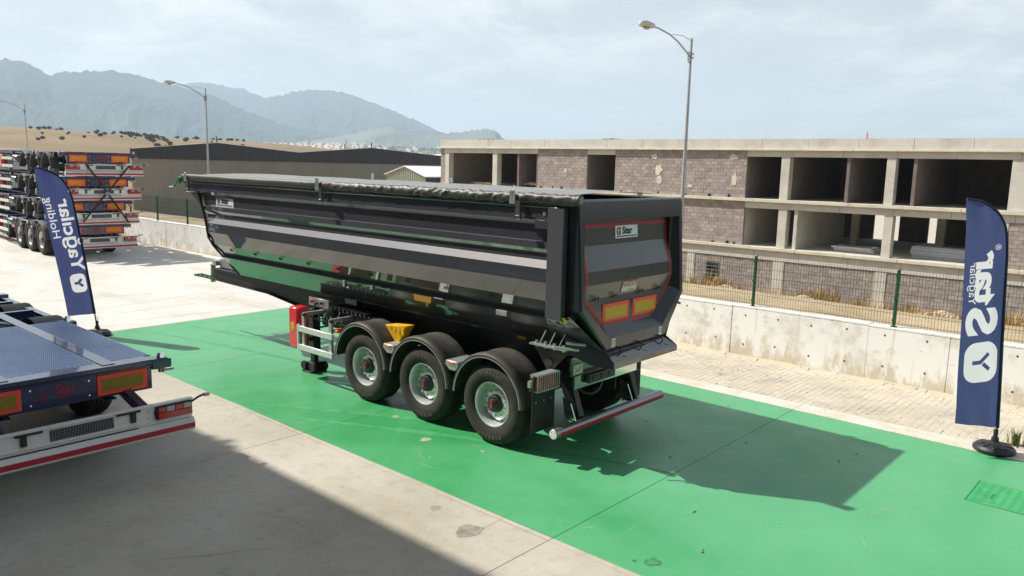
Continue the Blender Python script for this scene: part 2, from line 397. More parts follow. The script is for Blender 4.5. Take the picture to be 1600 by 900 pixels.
for r in rs:
    for a in azs:
        x, y = CAM.x+r*math.sin(R(a)), CAM.y+r*math.cos(R(a)); g.v.append((x, y, terr(x, y)))
for i in range(len(rs)-1):
    for j in range(nA):
        k = (j+1) % nA; g.f.append((i*nA+j, i*nA+k, (i+1)*nA+k, (i+1)*nA+j)); g.mi.append(0)
vg = MB().grid(lambda u, v: ((7.33, 7.6, 8.2, 9, 10, 11, 12, 13, 14, 15.2)[round(u*9)], -16+v*79, .74-3.95*sst((7.33, 7.6, 8.2, 9, 10, 11, 12, 13, 14, 15.2)[round(u*9)], 8, 33)+.05*noise.noise(Vector((u*6, v*60, 0)))-(.3 if u > .95 else 0)), 9, 160)
# soil material of the countryside: straw stubble, greener fields far away
def terrain_material():
    m = bpy.data.materials.new('countryside'); m.use_nodes = True; nt = m.node_tree; b = nt.nodes['Principled BSDF']; b.inputs['Roughness'].default_value = .95; b.inputs['Specular IOR Level'].default_value = .1
    L = nt.links.new; gm = nt.nodes.new('ShaderNodeNewGeometry'); P = gm.outputs['Position']
    def nz(sc, det=6, ro=.6, st=None):
        n = nt.nodes.new('ShaderNodeTexNoise'); n.inputs['Scale'].default_value = sc; n.inputs['Detail'].default_value = det; n.inputs['Roughness'].default_value = ro
        if st: mp = nt.nodes.new('ShaderNodeMapping'); mp.inputs['Scale'].default_value = st; L(P, mp.inputs[0]); L(mp.outputs[0], n.inputs['Vector'])
        else: L(P, n.inputs['Vector'])
        return n.outputs['Fac']
    def rg(x, a, b_, lo=0, hi=1):
        r = nt.nodes.new('ShaderNodeMapRange'); L(x, r.inputs[0]); r.inputs[1].default_value = a; r.inputs[2].default_value = b_; r.inputs[3].default_value = lo; r.inputs[4].default_value = hi; return r.outputs[0]
    def mix(f, a, b_):
        n = nt.nodes.new('ShaderNodeMixRGB'); 
        for i, q in enumerate((f, a, b_)):
            if isinstance(q, tuple): n.inputs[i].default_value = (*q, 1)
            elif isinstance(q, (int, float)): n.inputs[i].default_value = q
            else: L(q, n.inputs[i])
        return n.outputs[0]
    dist = nt.nodes.new('ShaderNodeVectorMath'); dist.operation = 'LENGTH'; L(P, dist.inputs[0]); d = dist.outputs['Value']
    near = mix(rg(nz(.35), .4, .65), (.44, .35, .23), (.30, .23, .13)); near = mix(rg(nz(2.5), .5, .75, 0, .6), near, (.55, .48, .36))
    hill = mix(rg(nz(.018), .42, .6), (.285, .205, .13), (.21, .155, .095)); hill = mix(rg(nz(.045, 8, .7), .5, .62, 0, .7), hill, (.19, .165, .095)); hill = mix(rg(nz(.6, 6, .7), .5, .68, 0, .5), hill, (.16, .13, .07))
    hill = mix(rg(nz(.3, 5, .6, (1, .25, 1)), .55, .8, 0, .35), hill, (.22, .16, .09))
    far = mix(rg(nz(.003, 8, .7), .4, .62), (.09, .11, .06), (.26, .23, .14)); far = mix(rg(nz(.012, 6, .7), .45, .6, 0, .7), far, (.05, .07, .04))
    c = mix(rg(d, 60, 110), near, hill); c = mix(rg(d, 520, 800), c, far); L(c, b.inputs['Base Color'])
    bp = nt.nodes.new('ShaderNodeBump'); bp.inputs['Distance'].default_value = .05; bp.inputs['Strength'].default_value = .4; L(nz(6), bp.inputs['Height']); L(bp.outputs[0], b.inputs['Normal'])
    MATS['countryside'] = m
terrain_material()
struct(vg.build('verge', 'countryside', sharp=None))
struct(g.build('ground', 'countryside', sharp=None))['label'] = 'straw coloured open countryside beyond the yard'

# ---- mountains: ridge lines as (azimuth, elevation) seen from the yard
def mtn_material():
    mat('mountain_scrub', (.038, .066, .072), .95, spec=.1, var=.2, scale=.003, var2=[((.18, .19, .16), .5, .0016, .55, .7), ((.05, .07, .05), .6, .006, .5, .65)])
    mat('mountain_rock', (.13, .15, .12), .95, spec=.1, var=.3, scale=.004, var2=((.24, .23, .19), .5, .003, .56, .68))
mtn_material()
def mountain(name, ridge, r0, r1, matn, seed, amp, label):
    a0, a1 = ridge[0][0], ridge[-1][0]; n = 460; m = 36; zb = -12
    def fn(u, v):
        a = a0+(a1-a0)*u; hz = CAM.z+r1*math.tan(R(lerp(a, ridge)))
        r = r0+(r1-r0)*v*1.25
        x, y = CAM.x+r*math.sin(R(a)), CAM.y+r*math.cos(R(a))
        t = min(1, v*1.25); prof = t**1.25 if v <= .8 else 1-((v-.8)/.2)**1.2*.9
        q = Vector((x/540+seed, y/540, 0)); nz = noise.fractal(q, .9, 2.1, 6)
        rd = 1-abs(noise.fractal(Vector((a*.35+seed*3, t*2.2, seed)), .9, 2.2, 5))*1.3
        k = math.sin(math.pi*min(1, v/.8)) if v < .8 else 0
        edge = min(1, u*14)*min(1, (1-u)*14)
        z = zb+(hz-zb)*prof*(edge if edge < 1 else 1)
        z += amp*k*(nz*.5+(rd-.6)*.6) 
        if abs(v-.8) < .01: z += 9*noise.fractal(Vector((a*3, seed, 2)), .9, 2, 4)
        return (x, y, z)
    o = struct(MB().grid(fn, n, 60).build(name, matn, sharp=None)); o['label'] = label; return o
R1 = [(-40,3),(-20,4.2),(0,4.0),(8,4.3),(12.08,4.841),(13.92,5.294),(15.81,5.502),(16.46,5.486),(17.1,5.356),(17.75,5.035),(18.34,4.741),(18.69,4.919),(19.11,5.028),(19.98,5.094),(20.87,5.16),(21.77,5.226),(22.5,5.16),(23.79,4.97),(24.98,4.605),(25.87,4.495),(26.84,4.264),(27.62,4.142),(28.41,3.767),(29.62,3.195),(30.84,2.738),(32.09,2.358),(33.79,1.985),(35.52,1.78),(39.06,1.356),(42.68,1.096)]
R2 = [(20,3.6),(22.63,4.14),(24.98,4.564),(25.87,4.658),(26.66,4.827),(27.45,4.874),(28.04,4.784),(28.64,4.694),(29.25,4.602),(29.65,4.623),(30.26,4.32),(31.08,4.065),(32.54,3.406),(35.53,2.219),(39.06,1.445)]
R3 = [(27.55,1.928),(29.61,3.068),(31.29,4.117),(31.92,4.274),(32.56,4.431),(33.41,4.641),(34.26,4.723),(35.12,4.761),(35.77,4.747),(36.86,4.534),(37.51,4.3),(38.17,4.064),(39.06,3.79),(39.95,3.469),(40.85,3.1),(41.53,2.855),(41.98,2.646),(43.12,2.142),(44.5,1.82),(46.34,1.417),(49,1.0)]
R4 = [(31.64,1.002),(34.65,1.401),(37.28,1.968),(38.17,2.306),(39.06,2.423),(39.73,2.577),(40.86,2.256),(41.99,2.066),(43.12,2.098),(43.58,2.11),(44.26,2.174),(44.95,2.282),(45.4,2.384),(46.09,2.447),(46.68,2.417),(47.01,2.336),(47.24,2.117),(47.43,1.941),(47.71,1.723),(48.18,1.327),(50.03,.828)]
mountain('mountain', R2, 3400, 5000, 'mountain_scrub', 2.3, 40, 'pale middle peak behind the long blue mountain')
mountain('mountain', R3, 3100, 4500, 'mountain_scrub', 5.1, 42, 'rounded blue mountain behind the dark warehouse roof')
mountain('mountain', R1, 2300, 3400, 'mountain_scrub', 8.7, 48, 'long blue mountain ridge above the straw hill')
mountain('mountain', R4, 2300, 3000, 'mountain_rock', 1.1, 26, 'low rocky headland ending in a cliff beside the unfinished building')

# ---- the yard: concrete slabs with saw cut joints, green painted slabs, kerb, pavers, wall
struct(MB().box(-9.9, 7.1, -14, 62, -.20, -.018).build('yard_base', 'joint_dust'))
JY = [-2.205+4.25*k for k in range(-3, 16)]
JX = [-9.9, -5.72, -1.475]
yard = part_empty('concrete_yard', None); yard['kind'] = 'structure'; yard['label'] = 'pale concrete yard of large slabs'
G = .003
sh = {}
def slab(parent, x0, x1, y0, y1, m, z=0., t=.018, name='slab'):
    mb = MB().box(x0+G, x1-G, y0+G, y1-G, z-t, z); return mb.build(name, m, parent, bev=.002)
for j in range(len(JY)-1):
    for i in range(2): slab(yard, JX[i], JX[i+1], JY[j], JY[j+1], 'yard_concrete')
YG = 10.02
for j in range(len(JY)-1):
    if JY[j+1] > YG+.1:
        y0 = max(JY[j], YG+.0)
        for (x0, x1) in ((-1.475, 2.9), (2.9, 7.08)): slab(yard, x0, x1, y0, JY[j+1], 'pale_concrete')
green = part_empty('green_pad', None); green['kind'] = 'structure'; green['label'] = 'green painted concrete pad under the tipper trailer'
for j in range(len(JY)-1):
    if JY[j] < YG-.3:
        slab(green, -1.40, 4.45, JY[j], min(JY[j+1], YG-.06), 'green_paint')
for j in range(len(JY)-1):
    if JY[j] < YG-.3: slab(yard, -1.475, -1.40, JY[j], min(JY[j+1], YG), 'yard_concrete', name='edging')
    if JY[j] < YG-.3: slab(yard, 4.45, 4.84, JY[j], min(JY[j+1], YG), 'kerb_concrete', z=.006, t=.024, name='edging')
slab(yard, -1.40, 4.45, YG-.06, YG, 'sand', name='edging')
# pavers (0.2 x 0.1) between kerb and wall
walk = part_empty('paved_strip', None); walk['kind'] = 'structure'; walk['label'] = 'dusty paved strip along the white retaining wall'
MB().box(4.84, 7.1, -12.5, YG, -.05, -.0025).build('sand_bed', 'sand', walk)
cells = []; y = -12.4; rr = 0
while y < YG-.1:
    x = 4.845+(.1 if rr % 2 else 0)-.1
    while x < 7.08:
        xa, xb = max(x, 4.845), min(x+.2, 7.095)
        if xb-xa > .05: cells.append((xa, xb, y))
        x += .2
    y += .102; rr += 1
cells = [c for c in cells if not (c[2] > -1.5 and c[0] < 2)]
cells.sort(key=lambda c: prox(c[0], c[2], 0)+(1000 if abs(math.degrees(math.atan2(c[0]-CAM.x, c[2]-CAM.y))-48.4) > 33.5 or (c[2] > -.2) else 0))
pm = MB().box(-.1, .1, -.05, .05, 0, .05).xf(lambda v: v if v.z < .04 else Vector((v.x*.975, v.y*.955, v.z))).mesh('paver', 'paver')
prest = MB()
for i, (xa, xb, yy) in enumerate(cells):
    zt = .0+rnd.uniform(-.0015, .0015)+.004*noise.noise(Vector((xa*2, yy*2, 0)))
    if i < 300 and xb-xa > .19:
        o = bpy.data.objects.new('paver', pm); col.objects.link(o); o.parent = walk; o.location = ((xa+xb)/2, yy+.05, zt-.05+.0); o.rotation_euler = (rnd.uniform(-.01, .01), rnd.uniform(-.01, .01), rnd.uniform(-.012, .012))
    else: prest.box(xa+.003, xb-.003, yy+.002, yy+.097, -.05, zt)
o = prest.build('paver_field', 'paver', walk, sharp=None); o['kind'] = 'stuff'
# sand drifts at the wall foot and kerb
dr = MB()
for i in range(70):
    yy = -11+i*.33; w = .05+.09*rnd.random()
    dr.prism([(7.1, -.004), (7.1-w*1.3, -.004+.002), (7.1-w*.5, .012+.012*rnd.random()), (7.1, .03+.03*rnd.random())], 1, yy, yy+.36+.2*rnd.random())
o = dr.build('sand_drift', 'sand', sharp=60); o['kind'] = 'stuff'
# small stones and dry leaves lying about
st = MB()
for i in range(260):
    x, y = (rnd.uniform(4.5, 7.05), rnd.uniform(-7, 3)) if i < 150 else (rnd.uniform(-1.3, 4.4), rnd.uniform(-5.5, 3.5))
    r = rnd.uniform(.006, .018)*(1 if i < 150 else .3); st.sphere((x, y, r*.3+.002), r, 3, sq=(1.4, 1, .5))
o = st.build('gravel_grains', 'rubble', sharp=None); o['kind'] = 'stuff'
# oil spots: thin dark stains with a shape of their own
def blob(mb, x, y, r, z, sx_=1., seed=0, n=22):
    vs = [(x, y, z)]
    for i in range(n):
        t = 2*math.pi*i/n; q = r*(1+.45*noise.noise(Vector((math.cos(t)*1.6+seed, math.sin(t)*1.6, seed))))
        vs.append((x+q*math.cos(t)*sx_, y+q*math.sin(t), z))
    mb.add(vs, [(0, i+1, (i+1) % n+1) for i in range(n)])
mat('repair_patch', (.30, .33, .25), .8, var=.35, scale=9)
mat('leaf_litter', (.16, .08, .03), .9)
mat('oil_stain', (.05, .22, .09), .5, var=.6, scale=12)
mat('dark_stain', (.27, .25, .20), .6, var=.3, scale=9)
sp = MB()
for (x, y, r, sq) in ((-.43, .72, .06, 1.2), (-.1, 1.72, .045, 1.4), (-.2,-.1,.03,1)): blob(sp, x, y, r, .0015, sq, x)
o = sp.build('repair_patches', 'repair_patch', sharp=None, fixn=False); o['kind'] = 'stuff'
sp = MB(); blob(sp, -1.12, -3.16, .07, .0015, 1.3, 3); blob(sp, -1.22, -3.03, .02, .0015, 1.3, 5)
o = sp.build('oil_stains', 'oil_stain', sharp=None, fixn=False); o['kind'] = 'stuff'
sp = MB(); blob(sp, -1.87, -1.52, .11, .0015, 1.4, 1); blob(sp, -1.75, -.9, .05, .0015, 1.2, 8)
o = sp.build('tyre_smudges', 'dark_stain', sharp=None, fixn=False); o['kind'] = 'stuff'
lf = MB()
for (x, y) in ((2.55,-2.35),(3.2,-3.55),(2.75,-3.5),(1.35,-1.9),(6.1,-1.3),(5.6,-.4),(.1,-2.9),(-.6,-3.4),(2.3,-.9),(3.9,-1.4)):
    for k in range(2): 
        a = rnd.uniform(0, 6); dx, dy = .022*math.cos(a), .022*math.sin(a); px, py = x+rnd.uniform(-.03, .03), y+rnd.uniform(-.02, .02)
        lf.add([(px-dx, py-dy, .004), (px-dy*.5, py+dx*.5, .010), (px+dx, py+dy, .006), (px+dy*.5, py-dx*.5, .003)], [(0, 1, 2, 3)])
o = lf.build('fallen_leaves', 'leaf_litter', sharp=None, fixn=False); o['kind'] = 'stuff'

# ---- green inspection cover in the pad
ic = thing('inspection_cover', (2.95, -5.2, 0), 'green painted steel inspection cover with two lifting slots', 'manhole cover')
mb = MB(); mb.box(2.6, 3.32, -5.95, -4.95, .001, .006); ic_p = mb.build('cover_plate', 'green_cover', ic, bev=.002)
mb = MB()
for i in range(17):
    for j in range(11):
        x, y = 2.64+i*.04, -5.9+j*.09
        if (i+j) % 2 == 0: mb.bar((x-.012, y-.02, .007), (x+.012, y+.02, .007), .006, .003)
        else: mb.bar((x-.012, y+.02, .007), (x+.012, y-.02, .007), .006, .003)
mb.build('tread_pattern', 'green_cover', ic)['kind'] = 'stuff'
mb = MB(); 
for (a, b, c, d) in ((2.585, 3.335, -5.97, -5.955), (2.585, 3.335, -4.945, -4.93), (2.585, 2.6, -5.955, -4.945), (3.32, 3.335, -5.955, -4.945)): mb.box(a, b, c, d, .0005, .003)
mb.build('frame', 'cover_rim', ic)
for y in (-5.15, -5.7): MB().box(2.80 if y > -5.5 else 2.80, 2.98, y-.012, y+.012, .006, .0085).build('lifting_slot', 'cover_rim', ic)

# ---- white retaining wall in cast sections with form tie holes
wall = thing('retaining_wall', (7.1, 0, 0), 'long low white concrete retaining wall with form joints and tie holes', 'wall')
YW = [1.45-1.28*k for k in range(11, -1, -1)]+[1.45+1.28*k for k in range(1, 48)]
for i in range(len(YW)-1):
    y0, y1 = YW[i]+.002, YW[i+1]-.002; h = 1.0+.008*math.sin(i*1.7); dx = .004*math.sin(i*2.3)
    mb = MB().box(7.1+dx, 7.36, y0, y1, -.35, h-.03); mb.box(7.1+dx-.006, 7.36, y0, y1, h-.029, h)
    s_ = mb.build('wall_section', 'wall_concrete', wall, bev=.003)
    if 0 <= i < 62:
        hb = MB()
        for (fy, fz) in ((.27, .84), (.76, .83), (.27, .28), (.76, .27)):
            yy = y0+fy*1.28+rnd.uniform(-.04, .04); hb.lathe([(.001, -.004), (.016, -.003), (.020, .001)], (7.1+dx, yy, fz+rnd.uniform(-.03, .03)), 0, 9)
        hb.build('tie_hole', 'rust_hole', s_, fixn=False)
    
MB().box(7.115, 7.34, YW[0], YW[-1], -.3, .95).build('wall_core', 'rubble', wall)

# ---- green mesh fence on the wall
fence = thing('mesh_fence', (7.2, 0, 1.0), 'green welded mesh fence on top of the white retaining wall', 'fence')
pp = MB().prism(rrect(.06, .04, .008, 2), 2, .0, .98); pp.add([(-.03,-.02,.98),(.03,-.02,.98),(.03,.02,.98),(-.03,.02,.98),(0,0,1.02)], [(0,1,4),(1,2,4),(2,3,4),(3,0,4)])
pp.box(-.05, .05, -.05, .05, 0, .008)
for z in (.12, .5, .88): pp.box(-.04, -.028, -.03, .03, z-.02, z+.02)
pm_ = pp.mesh('post', 'fence_green')
mm = MB()
for k in range(51): y = .03+k*.05; mm.box(-.0025, .0025, y-.0022, y+.0022, .03, .97)
for k in range(6): z = .06+k*.17; mm.box(-.006, -.001, .02, 2.54, z-.003, z+.003); 
mmm = mm.mesh('mesh_panel', 'wire_green', sharp=None)
for k in range(-4, 23):
    y = -.2+2.56*k
    for nm, me, dy in (('post', pm_, 0), ('mesh_panel', mmm, 0)):
        o = bpy.data.objects.new(nm, me); col.objects.link(o); o.parent = fence; o.location = (0, y+dy, .0)

# ---- unfinished three storey block building
BX = 35.0
bld = thing('unfinished_building', (BX+6, 16, -3.6), 'unfinished three storey concrete frame building with grey brown block walls', 'building')
DEP = 12.0; YR, YL = -42.0, 38.45
def band(x0, x1, y0, y1, z0, z1, name, m, bev=.0):
    """a long cast member split at its pour joints"""
    n = max(1, round((y1-y0)/2.6)); 
    for i in range(n):
        a, b = y0+(y1-y0)*i/n, y0+(y1-y0)*(i+1)/n
        MB().box(x0+rnd.uniform(-.006, .006), x1, a+.008, b-.008, z0, z1).build(name, m, bld, bev=bev)
# roof parapet, lips, slabs, edge beams
band(BX-.02, BX+.22, YR, YL-.05, 4.80, 5.34, 'parapet', 'fresh_concrete')
band(BX-.16, BX+.25, YR, YL+.3, 4.70, 4.80, 'slab_edge', 'edge_concrete', .01)
band(BX-.16, BX+.25, YR, YL+.3, 1.88, 2.05, 'slab_edge', 'edge_concrete', .01)
band(BX-.16, BX+.25, YR, YL+.3, -.78, -.61, 'slab_edge', 'edge_concrete', .01)
mb = MB(); mb.box(BX+.25, BX+DEP, YR, YL, 4.56, 4.78); mb.box(BX+.25, BX+DEP, YR, YL, 1.86, 2.04); mb.box(BX+.25, BX+DEP, YR, YL, -.82, -.62); mb.box(BX+DEP-.2,BX+DEP,YR,YL-.05,4.80,5.34); mb.box(BX+.22,BX+DEP-.2,YL-.27,YL-.05,4.80,5.34)
build_each(mb, 'floor_slab', 'fresh_concrete', bld)
def beam(y0, y1, z0, z1, x=BX+.02): band(x, x+.24, y0, y1, z0, z1, 'edge_beam', 'fresh_concrete')
beam(28.6, 38.0, 4.37, 4.70); beam(22.2, 24.4, 4.37, 4.70); beam(YR, 13.3, 4.37, 4.70)
beam(YR, 13.24, 1.52, 1.88); beam(30, 38.4, 1.52, 1.88); beam(YR, YL, -1.32, -.78, BX+.0)
def column(y0, y1, z0, z1, x=BX+.03, d=.5): MB().box(x, x+d, y0, y1, z0, z1).build('column', 'fresh_concrete', bld, bev=.012)
for (a, b) in ((37.48, 37.9), (32.45, 32.91), (10.82, 11.29), (5.43, 5.86), (-.55, .47), (-6.2, -5.7)): column(a, b, 2.05, 4.37)
for (a, b) in ((10.77, 11.25), (5.32, 5.75), (.32, .94), (-5.6, -5.1)): column(a, b, -.61, 1.52)
for (a, b) in ((16.19, 16.71), (10.71, 11.33), (5.38, 5.94), (.23, .67), (-5.5, -5)): column(a, b, -3.7, -1.32, BX+.02, .3)
# block walls, real blocks 0.4 x 0.2 with recessed joints
BL = []   # (y, z, w, material)
def blockwall(y0, y1, z0, z1, holes=()):
    MB().box(BX+.10, BX+.26, y0, y1, z0, z1) if False else None
    nz_ = int(round((z1-z0)/.2)); h = (z1-z0)/nz_
    for j in range(nz_):
        y = y0-(.2 if j % 2 else 0)
        while y < y1-.01:
            a, b = max(y, y0), min(y+.4, y1); c = z0+j*h
            for (ha, hb, hc, hd) in holes:
                if c+h*.5 > hc and c+h*.5 < hd:
                    if a >= ha and b <= hb: a = b
                    elif a < ha < b: b = ha
                    elif a < hb < b: a = hb
            if b-a > .04: BL.append((a, b, c, h))
            y += .4
    segs = [(y0, y1, z0, z1)]
    for (ha, hb, hc, hd) in holes: segs = [(y0, ha, z0, z1), (hb, y1, z0, z1), (ha, hb, z0, hc), (ha, hb, hd, z1)]
    m = MB()
    for (a, b, c, d) in segs:
        if b-a > .02 and d-c > .02: m.box(BX+.075, BX+.24, a, b, c, d)
    m.build('mortar_bed', 'mortar', bld)
blockwall(24.42, 28.6, 2.05, 4.69); blockwall(13.3, 22.2, 2.05, 4.69); blockwall(37.9, 38.42, 2.05, 4.69)
blockwall(13.26, 30, -.61, 1.87); blockwall(-5.1, .32, -.61, 1.52)
for (a, b, hl) in ((16.71, 26, ()), (11.33, 16.19, ((14.56, 15.43, -3.7, -1.75),)), (5.94, 10.71, ()), (.67, 5.38, ()), (-5, .23, ())): blockwall(a, b, -3.75, -1.32, hl)
blockwall(-5.7, -.55, 2.05, 4.37)
bx_ = BX+.055
BL.sort(key=lambda t: prox(bx_, t[0], t[2])+(500 if t[0] > 17.5 and t[2] < 2 or t[0] < -.7 else 0)+(300 if t[1]-t[0] < .35 else 0))
bms = [MB().box(0, .06, -.194, .194, -.094, .094).mesh('block', m) for m in ('block', 'block_pale', 'block_dark', 'block', 'block')]
restb = {m: MB() for m in ('block', 'block_pale', 'block_dark')}
for i, (a, b, c, h) in enumerate(BL):
    j = rnd.choice((0, 0, 0, 1, 2, 2)); dx = rnd.uniform(-.008, .008)
    if i < 300 and b-a > .35:
        o = bpy.data.objects.new('block', bms[j]); col.objects.link(o); o.parent = bld; o.location = (bx_-bld.location.x+dx, (a+b)/2-16, c+h/2+3.6); o.scale = (1, (b-a-.014)/.388, (h-.012)/.188)
    else: restb[('block', 'block_pale', 'block_dark')[j]].box(bx_+dx, bx_+.06, a+.007, b-.007, c+.006, c+h-.006)
for m, mb in restb.items(): mb.build('block_field', m, bld, sharp=None)['kind'] = 'stuff'
# partitions, back walls with window openings, side wall
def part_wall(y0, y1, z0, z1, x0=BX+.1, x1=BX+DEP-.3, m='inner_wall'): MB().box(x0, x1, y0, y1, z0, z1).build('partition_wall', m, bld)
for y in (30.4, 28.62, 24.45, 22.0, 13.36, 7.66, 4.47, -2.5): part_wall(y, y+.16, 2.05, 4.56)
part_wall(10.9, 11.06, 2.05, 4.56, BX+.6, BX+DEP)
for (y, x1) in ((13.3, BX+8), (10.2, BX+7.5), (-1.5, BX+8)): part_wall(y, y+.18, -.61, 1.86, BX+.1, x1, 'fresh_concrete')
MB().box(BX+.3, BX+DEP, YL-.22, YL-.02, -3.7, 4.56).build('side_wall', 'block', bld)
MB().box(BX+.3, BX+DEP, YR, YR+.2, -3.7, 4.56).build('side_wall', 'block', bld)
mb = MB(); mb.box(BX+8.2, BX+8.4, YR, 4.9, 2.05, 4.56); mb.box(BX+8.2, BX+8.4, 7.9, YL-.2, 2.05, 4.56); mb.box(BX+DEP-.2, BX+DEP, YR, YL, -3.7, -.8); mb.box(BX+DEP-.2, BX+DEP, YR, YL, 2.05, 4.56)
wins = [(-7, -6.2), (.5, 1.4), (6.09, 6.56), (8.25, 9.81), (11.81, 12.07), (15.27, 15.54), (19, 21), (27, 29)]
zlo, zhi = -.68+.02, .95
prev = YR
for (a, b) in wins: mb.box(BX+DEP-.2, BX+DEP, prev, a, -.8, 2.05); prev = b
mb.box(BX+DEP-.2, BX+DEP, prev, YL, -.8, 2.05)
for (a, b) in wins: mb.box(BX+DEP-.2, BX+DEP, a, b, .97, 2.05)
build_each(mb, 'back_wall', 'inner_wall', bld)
for (x, y) in ((BX+5.5, 6.9), (BX+7, 2.5), (BX+5.2, 4.1), (BX+6, 12.3), (BX+6,8.9)): MB().box(x, x+.4, y, y+.4, -.61, 1.86).build('inner_column', 'fresh_concrete', bld)
# barred window in the ground storey
MB().box(BX+.30, BX+.34, 14.5, 15.5, -3.75, -1.7).build('window_void', 'window_dark', bld)
wb_ = MB()
for k in range(6): y = 14.62+k*.15; wb_.box(BX+.04, BX+.055, y, y+.012, -3.7, -1.76)
for k in range(9): z = -3.55+k*.22; wb_.box(BX+.03, BX+.045, 14.56, 15.43, z, z+.012)
wb_.build('window_bars', 'aluminium', bld)

# things stored on the open floors
def pile(name, label, cat, x, y, z, L, W_, n, m, th=.07, group=None, jit=.06):
    t = thing(name, (x, y, z), label, cat, group)
    for i in range(n):
        dy, dx = rnd.uniform(-jit, jit), rnd.uniform(-jit, jit); a = rnd.uniform(-.02, .02)
        MB().box(x-W_/2+dx, x+W_/2+dx, y-L/2+dy, y+L/2+dy, z+i*th+.004, z+(i+1)*th-.008).build('panel', m, t)
    return t
pile('panel_stack', 'low stack of white insulation panels on the middle floor beside the tall concrete column', 'panels', BX+2.2, 7.7, -.61, 2.1, 1.2, 3, 'white_paint', .09, jit=.12)
pile('panel_stack', 'grey stack of corrugated insulation panels on the middle floor left of the blue flag', 'panels', BX+2.0, 3.4, -.61, 2.6, 1.2, 8, 'insulation_panel', .075)
pile('panel_stack', 'taller grey panel stack half hidden behind the blue flag', 'panels', BX+1.7, 1.3, -.61, 1.2, 1.2, 9, 'insulation_panel', .085)
def planks(name, label, x, y, z, n, L, m, cat):
    t = thing(name, (x, y, z), label, cat)
    for i in range(n):
        a = rnd.uniform(-.25, .25)+math.pi/2; c = Vector((x+rnd.uniform(-.5, .5), y+rnd.uniform(-.5, .5), z+.02+.035*(i//3))); d = Vector((math.cos(a), math.sin(a), 0))*L/2
        MB().bar(c-d, c+d+Vector((0, 0, rnd.uniform(0, .05))), .12, .03).build('plank', m, t)
planks('plank_pile', 'pile of loose timber planks in the top floor bay at the building corner', BX+1.6, 34.6, 2.05, 12, 2.6, 'timber', 'planks')
rb = thing('rubble_heap', (BX+1.2, 29.9, 2.05), 'heap of broken block rubble on the top floor next to the block wall', 'rubble')
mb = MB()
for i in range(90):
    a, r = rnd.uniform(0, 6.28), abs(rnd.gauss(0, .55)); s = rnd.uniform(.05, .13); mb.sphere((BX+1.0+.5*r*math.cos(a), 30+1.3*r*math.sin(a), 2.08+max(0, .25-.25*r)+s*.3), s, 3, sq=(1, 1, .6))
mb.build('rubble_pieces', 'rubble', rb, sharp=None)['kind'] = 'stuff'
mast = thing('roof_mast', (BX+1.5, 7.4, 5.34), 'tiny red and white lattice mast beyond the flat roof edge', 'mast')
mb = MB()
for k in range(3):
    a = 2*math.pi*k/3; mb.tube([(BX+1.5+.16*math.cos(a), 7.4+.16*math.sin(a), 4.8), (BX+1.5, 7.4, 5.75)], .014, 4)
for k in range(6): z = 4.95+k*.12; mb.tube([(BX+1.5+.13*math.cos(q)*(1-k*.14), 7.4+.13*math.sin(q)*(1-k*.14), z) for q in (0, 2.1, 4.2, 6.28)], .01, 4)
mb.build('lattice', 'mast_red', mast)
hp = thing('tarpaulin_heap', (BX+.6, 22.9, 5.0), 'dark folded tarpaulin lying on the flat roof edge', 'tarpaulin')
MB().grid(lambda u, v: (BX+.05+v*.9, 22.2+u*1.4, 4.85+(.56+.05*math.sin(u*9)+.03*math.sin(v*14))*math.sin(math.pi*min(1, max(0, u)))**.35), 14, 6).build('folded_sheet', 'tarpaulin_dark', hp)
hp = thing('brick_pile', (BX+.3, 34.2, 5.0), 'few orange bricks left on the parapet near the building corner', 'bricks')
for k in range(4): MB().box(BX, BX+.18, 33.0+k*.42, 33.25+k*.42, 5.34, 5.40+.03*(k % 2)).build('brick', 'reflex_orange' if 0 else 'house_roof', hp)

# ---- warehouse with dark cladding and twin gable
WY = 68.3
wh = thing('warehouse', (45, WY+10, -2), 'long warehouse with bare precast wall and dark ribbed cladding under twin gables', 'warehouse')
GP = [(24.15, 4.22), (32.5, 5.05), (41.8, 4.35), (51.8, 5.16), (62.7, 4.5), (73, 5.1)]
xs = [24.15+i*1.22 for i in range(41)]
for i in range(len(xs)-1):
    MB().box(xs[i]+.006, xs[i+1]-.006, WY, WY+.2, -2.6, 3.33).build('wall_panel', 'precast', wh)
cl_ = MB(); x = 24.0
while x < 73:
    for (a, b, y) in ((0, .14, WY-.12), (.14, .2, None), (.2, .34, WY-.06), (.34, .4, None)):
        x0, x1 = x+a, x+b
        y0, y1 = {.14: (WY-.12, WY-.06), .34: (WY-.06, WY-.12)}.get(a, (y, y))
        cl_.add([(x0, y0, 3.30), (x1, y1, 3.30), (x1, y1, lerp(x1, GP)), (x0, y0, lerp(x0, GP))], [(0, 1, 2, 3)])
    x += .4
cl_.build('ribbed_cladding', 'dark_cladding', wh, sharp=None)
MB().prism([(a, b-.03) for a, b in GP]+[(73, 3.3), (24.15, 3.3)], 1, WY-.04, WY+.1).build('gable_backing', 'dark_cladding', wh)
for (a, b), (c, d) in zip(GP, GP[1:]):
    MB().add([(a, WY-.15, b+.02), (c, WY-.15, d+.02), (c+14, WY+24, d+.02), (a+14, WY+24, b+.02), (a, WY-.15, b-.03), (c, WY-.15, d-.03), (c+14, WY+24, d-.03), (a+14, WY+24, b-.03)], [(0,1,2,3),(7,6,5,4),(0,4,5,1),(1,5,6,2),(2,6,7,3),(3,7,4,0)]).build('roof', 'white_roof', wh)
MB().bar((24.25, WY+.2, .75), (38.2, WY+24, .75), .2, 6.8).build('side_wall', 'precast', wh)
